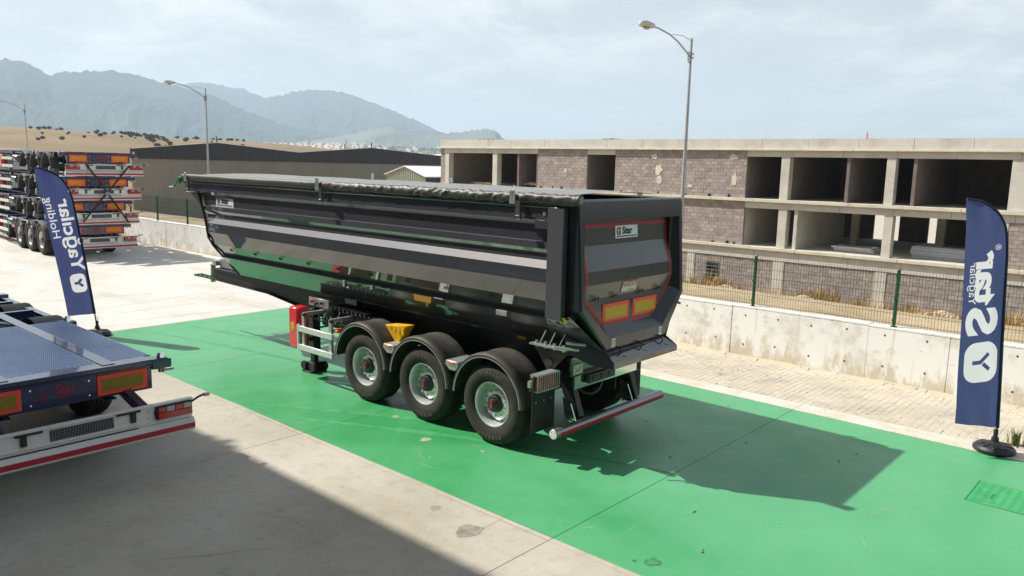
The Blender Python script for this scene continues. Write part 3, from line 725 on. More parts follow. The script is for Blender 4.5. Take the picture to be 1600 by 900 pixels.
for (x, z) in ((32.5, 5.05), (48.0, 4.85), (51.8, 5.16)): MB().box(x-.04, x+.04, WY-.1, WY, z, z+.6).build('vent_pipe', 'dark_cladding', wh)
# small shed
sd = thing('metal_shed', (50, 52, -2.8), 'small pale ribbed metal shed with white roof beside the unfinished building', 'shed')
SG = [(49.0, 2.2), (51.9, 3.15), (54.8, 2.3)]
cs = MB(); y = 49.0
while y < 54.75:
    for (a, b, x0, x1) in ((0, .12, 43, 43), (.12, .16, 43, 43.06), (.16, .28, 43.06, 43.06), (.28, .32, 43.06, 43)):
        p, q = y+a, min(54.8, y+b)
        if p < q: cs.add([(x0, p, -2.8), (x1, q, -2.8), (x1, q, lerp(q, SG)), (x0, p, lerp(p, SG))], [(0, 1, 2, 3)])
    y += .32
cs.build('ribbed_wall', 'shed_cladding', sd, sharp=None)
cs = MB(); x = 43.0
while x < 62:
    cs.add([(x, 49, -2.8), (x+.16, 49.05, -2.8), (x+.32, 49, -2.8), (x+.32, 49, 2.15), (x+.16, 49.05, 2.15), (x, 49, 2.15)], [(0, 1, 4, 5), (1, 2, 3, 4)]); x += .32
cs.build('long_wall', 'dark_cladding', sd, sharp=None)
for (a, b), (c, d) in zip(SG, SG[1:]):
    k = .12 if a < 50 else -.0; q = MB()
    q.add([(42.85, a-k, b+.03), (42.85, c+(.12 if c > 54 else 0), d+.03), (62, c+(.12 if c > 54 else 0), d+.03), (62, a-k, b+.03), (42.85, a-k, b+.09), (42.85, c+(.12 if c > 54 else 0), d+.09), (62, c+(.12 if c > 54 else 0), d+.09), (62, a-k, b+.09)], [(3,2,1,0),(4,5,6,7),(0,1,5,4),(1,2,6,5),(2,3,7,6),(3,0,4,7)]); q.build('roof', 'white_roof', sd)
ap = MB().add([(47.5, -18, -3.3), (120, -18, -3.0), (120, 60, -2.4), (47.5, 60, -3.3)], [(0, 1, 2, 3)]).build('gravel_lot', 'pale_concrete', sharp=None); struct(ap)
ff = thing('white_hall', (80, 20, -3), 'white hall glimpsed through the openings of the unfinished building', 'building')
MB().box(72, 90, -16, 55, -4, 2.0).build('hall_wall', 'white_paint', ff); MB().box(71.8, 90.2, -16.2, 55.2, 2.0, 2.15).build('roof', 'white_roof', ff)

# ---- factory hall behind the camera, its eave throws the shade on the yard
fa = thing('factory_hall', (-18, 0, 0), 'large grey factory hall whose eave shades the concrete yard', 'factory')
HF = 12.0; XE = -2.35-HF*(1.35/3.2)
for i in range(12):
    y0 = -34+i*6.2
    MB().box(-10.6, -10.2, y0+.01, y0+6.19, -.3, HF-.2).build('wall_panel', 'factory_wall', fa)
    MB().box(-10.19, -10.15, y0+1.1, y0+5.1, 6.2, 8.4).build('window', 'factory_glass', fa)
    if i % 2: MB().box(-10.19, -10.13, y0+.9, y0+5.3, 0, 4.8).build('roller_door', 'dark_cladding', fa)
MB().box(-30, XE, -35, 41, HF-.2, HF).build('roof', 'factory_wall', fa)
mb = MB()
for (dy, w) in ((12.40, .08), (12.62, .16), (12.9, .07)): mb.box(XE-.05, XE+.02+w, dy, dy+.10, HF-.14, HF-.06)
mb.build('gutter_bracket', 'galvanised', fa)

# ---- street lamps along the road behind the wall
def lamp(y, zb, zt, label, s=1.):
    x = 16.0; t = thing('street_lamp', (x, y, zb), label, 'street lamp', 'street lamps along the road behind the wall')
    MB().tube([(x, y, zb), (x, y, zb+2), (x, y, zt)], [.085, .075, .038], 10).build('pole', 'lamp_pole', t)
    mb = MB()
    for z in (zt-.62, zt-.50): mb.box(x-.08, x+.08, y-.08, y+.08, z, z+.03)
    mb.box(x-.1, x-.02, y-.05, y+.05, zt-.75, zt-.42); mb.build('clamp', 'pylon_steel', t)
    d = Vector((-1.87, .51, 0))*s; P = lambda k, z: (x+d.x*k, y+d.y*k, z)
    MB().tube([P(0, zt-.6), P(.12, zt-.42), P(.3, zt-.17), P(.5, zt+.02), P(.75, zt+.15), P(.85, zt+.17)], .025, 8).build('arm', 'lamp_pole', t)
    MB().tube([P(0, zt-.08), P(.2, zt+.04), P(.45, zt+.03)], .010, 6).build('stay', 'lamp_pole', t)
    hd = MB(); dn = d.normalized(); sd_ = Vector((-dn.y, dn.x, 0))
    def sec(k, w, h0, h1): 
        c = Vector(P(k, zt+.15)); return [c-sd_*w+Vector((0,0,h0)), c-sd_*w*.75+Vector((0,0,h1)), c+sd_*w*.75+Vector((0,0,h1)), c+sd_*w+Vector((0,0,h0))]
    ss = [sec(.83, .04, .0, .05), sec(.87, .10, -.03, .10), sec(1.03, .13, -.02, .15), sec(1.12, .10, .0, .13), sec(1.15, .04, .02, .08)]
    for q in ss: hd.v += [tuple(p) for p in q]
    for i in range(4):
        for j in range(4): hd.f.append((i*4+j, i*4+(j+1) % 4, i*4+4+(j+1) % 4, i*4+4+j)); hd.mi.append(0)
    hd.f += [(0,1,2,3), (19,18,17,16)]; hd.mi += [0, 0]; hp_ = hd.build('lamp_head', 'lamp_head', t)
    c = Vector(P(1.0, zt+.10)); MB().sphere(c, .10, 6, sq=(1.3, 1, .45)).build('lamp_glass', 'lamp_glass', hp_)
lamp(6.45, -1.3, 7.71, 'tall grey street lamp in front of the unfinished building behind the trailer tailgate')
lamp(38.14, -1.9, 7.55, 'street lamp before the dark warehouse, rising behind the front of the black tipper')
lamp(69.4, -2.2, 7.61, 'distant street lamp on the straw hill above the stacked blue trailers', 1.0)

# ---- hillside trees and shrubs
def tree_mesh(seed, n=70, r=1.):
    q = random.Random(seed); mb = MB()
    for i in range(n):
        while True:
            p = Vector((q.uniform(-1, 1), q.uniform(-1, 1), q.uniform(-1, 1)))
            if p.length < 1: break
        p = Vector((p.x*r*(1+.3*noise.noise(p*2+Vector((seed, 0, 0)))), p.y*r, p.z*r*.8+r*1.05)); s = q.uniform(.18, .36)*r
        for k in range(2):
            a = Vector((q.gauss(0, 1), q.gauss(0, 1), q.gauss(0, 1))).normalized(); b = a.orthogonal().normalized(); c = a.cross(b)
            mb.add([p+b*s, p+c*s*.8, p-b*s*.9, p-c*s], [(0, 1, 2, 3)])
    return mb.mesh('crown', 'leaf_dark', sharp=None, fixn=False)
crowns = [tree_mesh(s) for s in (1, 2, 3)]
trunkm = MB().tube([(0, 0, -.5), (.05, 0, .3), (0, .04, .9)], [.1, .07, .04], 5).mesh('trunk', 'bark')
def tree(az, r, s, i, label='small dark round tree scattered on the straw coloured hillside', grp='trees scattered on the hillside'):
    x, y = CAM.x+r*math.sin(R(az)), CAM.y+r*math.cos(R(az)); t = thing('hillside_tree', (x, y, terr(x, y)-.1), label, 'tree', grp)
    for nm, me in (('crown', crowns[i % 3]), ('trunk', trunkm)):
        o = bpy.data.objects.new(nm, me); col.objects.link(o); o.parent = t; o.scale = (s*1.25, s*1.25, s); o.rotation_euler.z = i*1.3
# row below the ridge, clumps on the ridge, diagonal row on the slope
for i, az in enumerate((21.15, 21.75, 22.35, 22.95)): tree(az, 165, .95, i, 'one of four dark shrubs in a row at the foot of the straw hill', 'row of shrubs at the foot of the hill')
for i in range(4): tree(18.9+i*.24, 150, .85+.2*math.sin(i), i, 'dark tree in the clump behind the top of the stacked trailers', 'clump of trees behind the stacked trailers')
for i in range(60):
    az = rnd.uniform(17, 30); tree(az, rnd.uniform(260, 425) if i % 3 else rnd.uniform(410, 430), rnd.uniform(.35, .9), i)
for i in range(26): tree(22.4+i*.16+rnd.uniform(-.1, .1), 400-i*9+rnd.uniform(-14, 14), rnd.uniform(.5, .95), i)
for i in range(16): tree(23.5+i*.13+rnd.uniform(-.1, .1), 400-i*9+rnd.uniform(-9, 9), rnd.uniform(.45, .8), i)
# far scrub beyond the ridge as one mass
mb = MB(); q = random.Random(5)
for i in range(2600):
    az = q.uniform(14, 50); r = q.uniform(700, 2200); x, y = CAM.x+r*math.sin(R(az)), CAM.y+r*math.cos(R(az)); s = q.uniform(3, 9); z = terr(x, y)
    if noise.noise(Vector((x*.003, y*.003, 9))) < -.05: continue
    mb.add([(x-s, y, z-1), (x+s*.2, y-s*.6, z-1), (x+s, y+s*.3, z-1), (x, y, z+s*.7), (x, y+s*.6, z-1)], [(0, 1, 3), (1, 2, 3), (2, 4, 3), (4, 0, 3)])
o = mb.build('distant_scrub', 'leaf_dark', sharp=None); o['kind'] = 'stuff'; o['label'] = 'dark scrub dotted over the far plain'
# far village
mb = MB()
for i in range(260):
    az = q.gauss(35.3, 1.7) if i < 200 else q.uniform(29, 48); r = q.uniform(1500, 2200); x, y = CAM.x+r*math.sin(R(az)), CAM.y+r*math.cos(R(az)); z = terr(x, y); w = q.uniform(3, 5); h = q.uniform(3, 5)
    mb.box(x-w, x+w, y-5, y+5, z-2, z+h, 0); mb.prism([(x-w-.5, z+h), (x+w+.5, z+h), (x, z+h+2.5)], 1, y-5.5, y+5.5, 1)
o = mb.build('far_village', ['house_wall', 'house_roof'], sharp=None); o['kind'] = 'stuff'; o['label'] = 'pale houses of a far village below the mountains'
# pylons
def pylon(az, r, h, label):
    x, y = CAM.x+r*math.sin(R(az)), CAM.y+r*math.cos(R(az)); z = terr(x, y); t = thing('power_pylon', (x, y, z), label, 'pylon', 'power pylons on the far plain')
    mb = MB(); b = h*.1
    for (i, j) in ((1, 1), (1, -1), (-1, 1), (-1, -1)): mb.tube([(x+i*b, y+j*b, z), (x+i*b*.25, y+j*b*.25, z+h*.6), (x, y, z+h)], .35, 4)
    for k in range(6):
        f = 1-.75*k/6; zz_ = z+h*.6*k/6; zn = z+h*.6*(k+1)/6
        mb.tube([(x-b*f, y, zz_), (x+b*f*.85, y, zn)], .2, 4); mb.tube([(x+b*f, y, zz_), (x-b*f*.85, y, zn)], .2, 4)
    mb.build('tower', 'pylon_steel', t)
    MB().tube([(x-h*.2, y, z+h*.68), (x+h*.2, y, z+h*.68)], .35, 4).build('cross_arm', 'pylon_steel', t); MB().tube([(x-h*.16, y, z+h*.84), (x+h*.16, y, z+h*.84)], .35, 4).build('cross_arm', 'pylon_steel', t)
pylon(33.9, 1500, 38, 'left pylon of two above the warehouse valley'.replace('left pylon of two', 'lattice power pylon standing')); pylon(36.45, 1600, 36, 'lattice power pylon before the pale village'); pylon(25.0, 1400, 30, 'lattice power pylon over the dark first gable'); pylon(45.6, 1500, 32, 'lattice power pylon next to the building corner')

# ---- dry weeds and rubble in front of the unfinished building
def tufts(name, pts, h, m, label, nb=26, spread=.18, cat=None):
    mb = MB()
    for (x, y, z, s) in pts:
        for i in range(nb):
            a = rnd.uniform(0, 6.28); r = rnd.uniform(0, spread)*s; L = h*s*rnd.uniform(.5, 1.1); ln = rnd.uniform(.1, .45)*L; w = .008*s+.003
            bx0, by0 = x+r*math.cos(a), y+r*math.sin(a); tx, ty = bx0+ln*math.cos(a), by0+ln*math.sin(a); px, py = -math.sin(a)*w, math.cos(a)*w
            mx_, my_ = (bx0*.6+tx*.4), (by0*.6+ty*.4)
            mb.add([(bx0-px, by0-py, z), (bx0+px, by0+py, z), (mx_+px*.8, my_+py*.8, z+L*.62), (mx_-px*.8, my_-py*.8, z+L*.62), (tx, ty, z+L)], [(0, 1, 2, 3), (3, 2, 4)])
    o = mb.build(name, m, sharp=None, fixn=False); o['kind'] = 'stuff'; o['label'] = label; return o
pts = []
for i in range(560):
    y = rnd.uniform(-4, 19); x = rnd.uniform(26.5, 34.8); k = noise.noise(Vector((y*.45, x*.3, 2)))
    if k < -.15: continue
    pts.append((x, y, terr(x, y)-.02, rnd.uniform(.5, 1.7)*(1+1.3*k)))
tufts('dry_weeds', pts, .46, 'dry_grass', 'tall dry yellow weeds along the foot of the unfinished building', 30, .3)
pts = [(rnd.uniform(31, 34), rnd.choice((16, 14.5, 8, 4, 4.4))+rnd.uniform(-.8, .8), -3.5, rnd.uniform(.8, 1.6)) for i in range(40)]
tufts('green_weeds', [(x, y, terr(x, y), s) for x, y, z, s in pts], .36, 'green_weed', 'green weeds among dry stalks by the building foot', 24, .3)
for (x, y, lb) in ((32.6, 12.9, 'pale rubble heap by the barred window of the unfinished building'), (32.8, 8.6, 'pale rubble heap between dry weeds by the ground floor columns'), (33, 2.2, 'pale rubble heap behind the fence next to the blue flag')):
    t = thing('rubble_heap', (x, y, terr(x, y)), lb, 'rubble'); mb = MB()
    for i in range(150):
        a, r = rnd.uniform(0, 6.28), abs(rnd.gauss(0, .5)); s = rnd.uniform(.05, .16); mb.sphere((x+.8*r*math.cos(a), y+1.5*r*math.sin(a), terr(x, y)+max(0, .45-.45*r)+s*.2), s, 3, sq=(1, 1, .7))
    mb.build('rubble_pieces', 'rubble', t, sharp=None)['kind'] = 'stuff'
tufts('grass_tuft', [(5.12, -5.02, 0, 1.0), (5.3, -5.2, 0, .7)], .26, 'green_weed', 'green grass tuft growing behind the flag base', 34, .12)
pts = [(7.07, rnd.uniform(-6, 3), 0, rnd.uniform(.2, .6)) for i in range(26)]
tufts('wall_weeds', pts, .10, 'dry_grass', 'short dry weeds at the foot of the retaining wall', 12, .08)

# ---- scuffs on the green paint and tyre marks on the concrete: thin worn films
def mark(mb, pts, w, z=.0016):
    pts = [Vector((x, y, z)) for x, y in pts]; vs = []; n_ = len(pts)
    for i, p_ in enumerate(pts):
        d = (pts[min(i+1, n_-1)]-pts[max(0, i-1)]).normalized(); nn = Vector((-d.y, d.x, 0))*w*(.25+.75*math.sin(math.pi*(i+.5)/n_))*rnd.uniform(.5, 1.2)/2; vs += [p_-nn, p_+nn]
    mb.add(vs, [(2*i, 2*i+1, 2*i+3, 2*i+2) for i in range(n_-1)])
mat('scuff_pale', (.20, .42, .24), .6, var=.3, scale=20); mat('scuff_bare', (.36, .38, .27), .8, var=.3, scale=20); mat('tyre_mark', (.43, .405, .34), .7, var=.35, scale=3.5); mat('green_dark_mark', (.055, .325, .120), .5, var=.3, scale=3)
a_, b_, c_ = MB(), MB(), MB()
for i in range(70):
    x, y = rnd.uniform(-1.2, 4.2), rnd.uniform(-5.8, 3.5); a = rnd.gauss(.9, .7); L_ = rnd.uniform(.04, .35); k = rnd.gauss(0, .6)
    mark(a_ if i % 3 else b_, [(x+L_*t*math.cos(a+k*t), y+L_*t*math.sin(a+k*t)) for t in [q/6 for q in range(7)]], rnd.uniform(.003, .009))
for (x, y) in ((-1.0, -2.35), (.4, -3.5), (1.6, -4.4), (2.2, -4.6), (-.9, .2), (.2, -1.9)):
    for k in range(7):
        a = rnd.uniform(0, 3.1); L_ = rnd.uniform(.05, .3); px, py = x+rnd.gauss(0, .16), y+rnd.gauss(0, .16); mark(b_ if k % 2 else a_, [(px+L_*t*math.cos(a), py+L_*t*math.sin(a)) for t in (0, .25, .5, .75, 1)], rnd.uniform(.004, .010))
for (x0, y0, x1, y1, cv) in ((-1.2, 3.6, 1.2, -1.4, .5), (-1.3, 2.9, .9, -2.2, .5), (-.2, 9.5, .9, 3.5, .3), (.6, 9.8, 1.5, 4.5, .3)):
    mark(c_, [(x0+(x1-x0)*t+cv*math.sin(math.pi*t)*.4, y0+(y1-y0)*t) for t in [q/24 for q in range(25)]], .16, .0012)
a_.build('paint_scuffs', 'scuff_pale', sharp=None, fixn=False)['kind'] = 'stuff'; b_.build('bare_scratches', 'scuff_bare', sharp=None, fixn=False)['kind'] = 'stuff'; c_.build('worn_tracks', 'green_dark_mark', sharp=None, fixn=False)['kind'] = 'stuff'
d_ = MB()
for i in range(26):
    x, y = rnd.uniform(-1.3, 6.8), rnd.uniform(10.5, 27); a = rnd.gauss(.25, .35); L_ = rnd.uniform(.6, 4.5); cv = rnd.gauss(0, .12)
    mark(d_, [(x+L_*t*math.cos(a+cv*t), y+L_*t*math.sin(a+cv*t)) for t in [q/14 for q in range(15)]], rnd.uniform(.02, .09), .0014)
for i in range(5):
    x, y = rnd.uniform(-3.2, -1.6), rnd.uniform(-3, 4); a = rnd.gauss(1.3, .5); L_ = rnd.uniform(.2, 1.4); mark(d_, [(x+L_*t*math.cos(a), y+L_*t*math.sin(a)) for t in [q/10 for q in range(11)]], rnd.uniform(.006, .02), .0014)
d_.build('tyre_marks', 'tyre_mark', sharp=None, fixn=False)['kind'] = 'stuff'

# hairline cracks in the slabs
mat('crack', (.25, .23, .19), .9)
k_ = MB()
for (x, y, a, L_) in ((-2.0, -1.6, .4, 1.1), (-1.9, 3.0, 1.2, 1.6), (-4.6, .5, -.5, 2.0), (.5, 12.2, .1, 3.0), (3.2, 14, .3, 2.6), (-3.0,-1.0,2.0,1.5)):
    pts = [(x, y)]; 
    for q in range(22): a += rnd.gauss(0, .22); x += L_/22*math.cos(a); y += L_/22*math.sin(a); pts.append((x, y))
    mark(k_, pts, .005, .0015)
k_.build('hairline_cracks', 'crack', sharp=None, fixn=False)['kind'] = 'stuff'
# weep gaps at the foot of the block walls, mortar smears
for (y, z) in ((28.2, 2.12), (27.2, 2.12), (26.4, 2.12), (21.6, 2.12), (20.3, 2.12), (18.9, 2.12), (17.0, 2.12), (15.4, 2.12), (14.2, 2.12), (14.1, -.54), (13.7, -.54), (15.0, -.54)):
    MB().box(BX+.040, BX+.05, y, y+rnd.uniform(.08, .2), z-.06, z+rnd.uniform(.02, .12)).build('weep_gap', 'window_dark', bld)
for (y, z, w, h) in ((19.0, 3.5, .5, .7), (18.9, 2.9, .35, .5), (19.3, 4.3, .4, .35), (14.0, 3.1, .3, .7), (14.1, 4.35, .5, .3), (26.2, 3.3, .2, .3), (16.8, 2.6, .3, .2)):
    pts = []
    for q in range(16):
        t = 2*math.pi*q/16; rr_ = .5*(1+.6*noise.noise(Vector((math.cos(t)*2+y, math.sin(t)*2, z)))); pts.append((y+w*rr_*math.cos(t), z+h*rr_*math.sin(t)))
    MB().prism(pts, 0, BX+.036, BX+.06).build('mortar_smear', 'edge_concrete', bld)

# ================================================================== TIPPER TRAILER
CX = 1.25
tip = thing('tipper_trailer', (CX, 3.0, 0), 'black three axle tipper trailer parked on the green painted pad', 'trailer')
FR = [(2.94, 7.62), (2.66, 7.50), (2.38, 7.36), (2.05, 7.30), (1.90, 7.27), (1.75, 7.20), (1.60, 7.12), (1.37, 7.16)]
FRs = sorted(FR)
fy = lambda z: lerp(z, FRs) if z < 2.94 else 7.62
# side section (x outwards from the near face, z)
SEC = [(.10, 3.16), (.055, 3.15), (.055, 2.955), (.115, 2.90), (.125, 2.705), (.085, 2.695), (.08, 2.615), (.125, 2.545), (.12, 2.475), (.055, 2.385), (.058, 2.215), (.135, 1.985), (.285, 1.79), (.24, 1.745), (.25, 1.73), (.44, 1.53), (.585, 1.375)]
def side(sg):
    mb = MB(); n = len(SEC)
    X = lambda x: x if sg < 0 else 2*CX-x
    for k in range(13):
        for x, z in SEC:
            f = fy(z); mb.v.append((X(x), -.90+(f+.90)*k/12, z))
    for k in range(12):
        for i in range(n-1): mb.f.append((k*n+i, k*n+i+1, (k+1)*n+i+1, (k+1)*n+i)); mb.mi.append(0)
    return mb
a_ = side(-1); b_ = side(1); a_.add(b_.v, b_.f)
body = a_.build('tub_side', 'body_paint', tip, sharp=12)
n = len(SEC)
mb = MB()   # front wall following the raked edge, floor and rear
L_ = [(x, fy(z), z) for x, z in SEC]; Rr = [(2*CX-x, y, z) for x, y, z in L_]
for i in range(n-1): mb.add([L_[i], L_[i+1], Rr[i+1], Rr[i]], [(0, 1, 2, 3)])
mb.build('tub_front_wall', 'body_paint', tip, sharp=12)
MB().box(.585, 1.915, -.95, 7.14, 1.360, 1.385).build('tub_floor', 'body_paint', tip)
# raked front edge frame
mb = MB(); ed = [(x, fy(z)+.01, z) for x, z in ((.05, 2.95), (.06, 2.66), (.055, 2.38), (.07, 2.1), (.13, 1.97), (.26, 1.78), (.44, 1.53), (.58, 1.38))]
for p_, q_ in zip(ed, ed[1:]): mb.bar(p_, q_, .035, .035)
build_twin(mb, 'front_edge_frame', 'chassis_paint', tip, CX)
mb = MB(); mb.box(.06, 2.44, 7.62, 8.15, 2.93, 3.12); mb.prism([(7.62, 2.93), (8.05, 2.93), (7.62, 2.70)], 0, .08, .14); mb.prism([(7.62, 2.93), (8.05, 2.93), (7.62, 2.70)], 0, 2.36, 2.42)
mb.build('front_canopy', 'body_paint', tip, bev=.01)
mb = MB(); mb.box(.03, .10, -.92, 8.15, 3.10, 3.19); mb.box(2.40, 2.47, -.92, 8.15, 3.10, 3.19); build_each(mb, 'top_rail', 'body_paint', tip, bev=.012)
# rear corner posts with gap to the tailgate
mb = MB(); mb.box(.015, .16, -1.10, -.86, 1.80, 3.12); build_twin(mb, 'corner_post', 'post_paint', tip, CX, bev=.008)
mb = MB(); mb.box(.10, .30, -1.20, -1.08, 1.80, 3.15); mb.mirror_x(CX); mb.box(.1, 2.4, -1.15, -1.0, 3.05, 3.17); build_each(mb, 'rear_frame', 'chassis_paint', tip)
# lower rear corner: body belly sweeping down to the chute
mb = MB(); mb.add([(.04, -.86, 1.82), (.04, -1.22, 1.86), (.60, -1.40, 1.34), (.60, -.60, 1.36), (.30, -.70, 1.62)], [(0, 1, 2, 4), (4, 2, 3)])
mb.add([(.04, -.86, 1.82), (.14, -.86, 1.82), (.62, -1.0, 1.44), (.60, -.60, 1.36), (.30, -.70, 1.62)], [(0, 4, 3, 2, 1)]); build_twin(mb, 'rear_belly_plate', 'body_paint', tip, CX, sharp=10)
# tailgate: outer frame, splayed reveal, folded panel
tg = part_empty('tailgate', tip, (CX, -1.3, 2.3))
yl = lambda z: -1.25-.073*(3.2-z)
OUT = [(.085, 3.21), (.085, 1.93), (.57, 1.40), (1.93, 1.40), (2.415, 1.93), (2.415, 3.21)]
def inset(poly, d):
    o = []; n_ = len(poly)
    for i in range(n_):
        p0, p1, p2 = Vector(poly[i-1]), Vector(poly[i]), Vector(poly[(i+1) % n_]); a = (p1-p0).normalized(); b = (p2-p1).normalized()
        na, nb = Vector((-a.y, a.x)), Vector((-b.y, b.x)); t = (na+nb).normalized(); o.append(tuple(p1+t*d/max(.2, t.dot(na))))
    return o
I0 = OUT; I1 = [(.105, 3.19), (.105, 1.94), (.578, 1.42), (1.922, 1.42), (2.395, 1.94), (2.395, 3.19)]
I2 = [(.175, 2.965), (.175, 1.97), (.635, 1.545), (1.865, 1.545), (2.325, 1.97), (2.325, 2.965)]
I3 = [(.27, 2.93), (.27, 2.02), (.72, 1.66), (1.78, 1.66), (2.23, 2.02), (2.23, 2.93)]
mb = MB()
rings = [(I0, .14), (I0, .02), (I1, 0), (I2, 0), (I3, .13)]
for P_, dy in rings: mb.v += [(x, yl(z)+dy, z) for x, z in P_]
for r_ in range(4):
    for i in range(6): mb.f.append((r_*6+i, r_*6+(i+1) % 6, r_*6+6+(i+1) % 6, r_*6+6+i)); mb.mi.append(0)
mb.build('tailgate_frame', 'frame_paint', tg, sharp=15)
def dep(z): return yl(z)+.13-lerp(z, [(1.6, 0), (2.02, .0), (2.20, .055), (2.36, .055), (2.66, .0), (3.0, 0)])
def px_(z):   # half width limits of the panel at height z
    return .27 if z >= 2.02 else lerp(z, [(1.66, .72), (2.02, .27)])
mb = MB(); zs = [2.95, 2.66, 2.36, 2.20, 2.02, 1.84, 1.64]
for z in zs: mb.v += [(px_(max(z, 1.66))-.02, dep(z), z), (2.5-px_(max(z, 1.66))+.02, dep(z), z)]
for i in range(len(zs)-1): mb.f.append((2*i, 2*i+1, 2*i+3, 2*i+2)); mb.mi.append(0)
mb.build('folded_panel', 'tailgate_paint', tg, sharp=4)
# red contour tape following the panel
def tape(pts, w=.045):
    mb = MB()
    for (x0, z0), (x1, z1) in zip(pts, pts[1:]):
        n_ = max(1, int(math.hypot(x1-x0, z1-z0)/.06))
        for k in range(n_):
            a, b = k/n_, (k+1)/n_; xa, za, xb, zb_ = x0+(x1-x0)*a, z0+(z1-z0)*a, x0+(x1-x0)*b, z0+(z1-z0)*b
            d = Vector((x1-x0, 0, z1-z0)).normalized(); nn = Vector((-d.z, 0, d.x))*w
            qs = [(xa, za), (xb, zb_), (xb+nn.x, zb_+nn.z), (xa+nn.x, za+nn.z)]
            mb.add([(x, dep(z)-.003, z) for x, z in qs], [(0, 1, 2, 3)])
    return mb
tp = tape([(.285, 2.915), (.285, 2.02), (.725, 1.668), (1.775, 1.668), (2.215, 2.02), (2.215, 2.915), (.285, 2.915)])
tp.build('contour_tape', 'tape_red', tg, sharp=None)
def plate(x, z, w, h, m, name, off=.004, par=None, ky=dep):
    return MB().add([(x-w/2, ky(z-h/2)-off, z-h/2), (x+w/2, ky(z-h/2)-off, z-h/2), (x+w/2, ky(z+h/2)-off, z+h/2), (x-w/2, ky(z+h/2)-off, z+h/2), (x-w/2, ky(z-h/2)-.0005, z-h/2), (x+w/2, ky(z-h/2)-.0005, z-h/2), (x+w/2, ky(z+h/2)-.0005, z+h/2), (x-w/2, ky(z+h/2)-.0005, z+h/2)],
             [(0,1,2,3), (0,4,5,1), (1,5,6,2), (2,6,7,3), (3,7,4,0)]).build(name, m, par or tg)
dsh = lambda z: dep(z)
# logo plate: rounded emblem, word, underline
def flat_xz(mb, x, z, y): return mb.xf(lambda v: Vector((x+v.x, y(z+v.y) if callable(y) else y, z+v.y)))
def star_plate(x, z, w, yfn, par, org_ax='y', name='logo_plate'):
    h = w*.31; m = MB()
    def addp(poly, k, off): m.add([(px, -off, py) for px, py in poly], [tuple(range(len(poly)))], k)
    addp([(-w/2, -h/2), (w/2, -h/2), (w/2, h/2), (-w/2, h/2)], 0, .001)
    addp(rrect(w*.17, h*.60, w*.04, 3, -w*.36, h*.07)[:], 1, .003)
    addp([(a, b) for a, b in rrect(w*.085, h*.60, w*.02, 3, -w*.36+w*.0425, h*.07)], 2, .004)
    for a, b in (((-w*.40, h*.25), (-w*.365, h*.06)), ((-w*.325, h*.25), (-w*.365, h*.06)), ((-w*.365, h*.08), (-w*.365, -h*.16))):
        dx, dy = b[0]-a[0], b[1]-a[1]; l = math.hypot(dx, dy); nx, ny = -dy/l*w*.012, dx/l*w*.012; addp([(a[0]-nx, a[1]-ny), (b[0]-nx, b[1]-ny), (b[0]+nx, b[1]+ny), (a[0]+nx, a[1]+ny)], 0, .006)
    t_ = text_mb('Star', w*.235, w*.010); t_.xf(lambda v: Vector((v.x*1.15-w*.20, -.005, v.y-h*.16))); m.add(t_.v, t_.f, 2)
    t_ = text_mb('\u00ae', w*.06); t_.xf(lambda v: Vector((v.x+w*.42, -.005, v.y+h*.28))); m.add(t_.v, t_.f, 2)
    addp([(-w*.45, -h*.40), (w*.45, -h*.40), (w*.45, -h*.31), (-w*.45, -h*.31)], 2, .003)
    return m
m = star_plate(0, 0, .50, None, None); yb = dep(2.80)-.004; m.xf(lambda v: Vector((v.x+1.24, dep(2.80+v.z)+v.y-.003, 2.80+v.z)))
m.build('logo_plate', ['white_vinyl', 'bright_red', 'navy_ink'], tg, sharp=None, fixn=False, label='white plate with small emblem and the word Star')
# steel grade plate
m = MB(); w, h = .36, .15
def addp(m, poly, k, off): m.add([(a, -off, b) for a, b in poly], [tuple(range(len(poly)))], k)
addp(m, [(-w/2, -h/2), (w/2, -h/2), (w/2, h/2), (-w/2, h/2)], 1, .001); addp(m, [(-w/2+.012, -h/2+.012), (w/2-.012, -h/2+.012), (w/2-.012, h/2-.012), (-w/2+.012, h/2-.012)], 0, .003)
t_ = text_mb('HARDOX', .092, .001, shear=.18, align='CENTER'); t_.xf(lambda v: Vector((v.x*.88, -.005, v.y+.0))); m.add(t_.v, t_.f, 1)
addp(m, [(-.02, -.052), (.13, -.052), (.13, -.038), (-.02, -.038)], 2, .005)
m.xf(lambda v: Vector((v.x+1.24, dep(2.115+v.z)+v.y-.004, 2.115+v.z))); m.build('steel_plate_badge', ['cream_vinyl', 'tape_red', 'grey_ink'], tg, sharp=None, fixn=False, label='cream badge reading HARDOX')
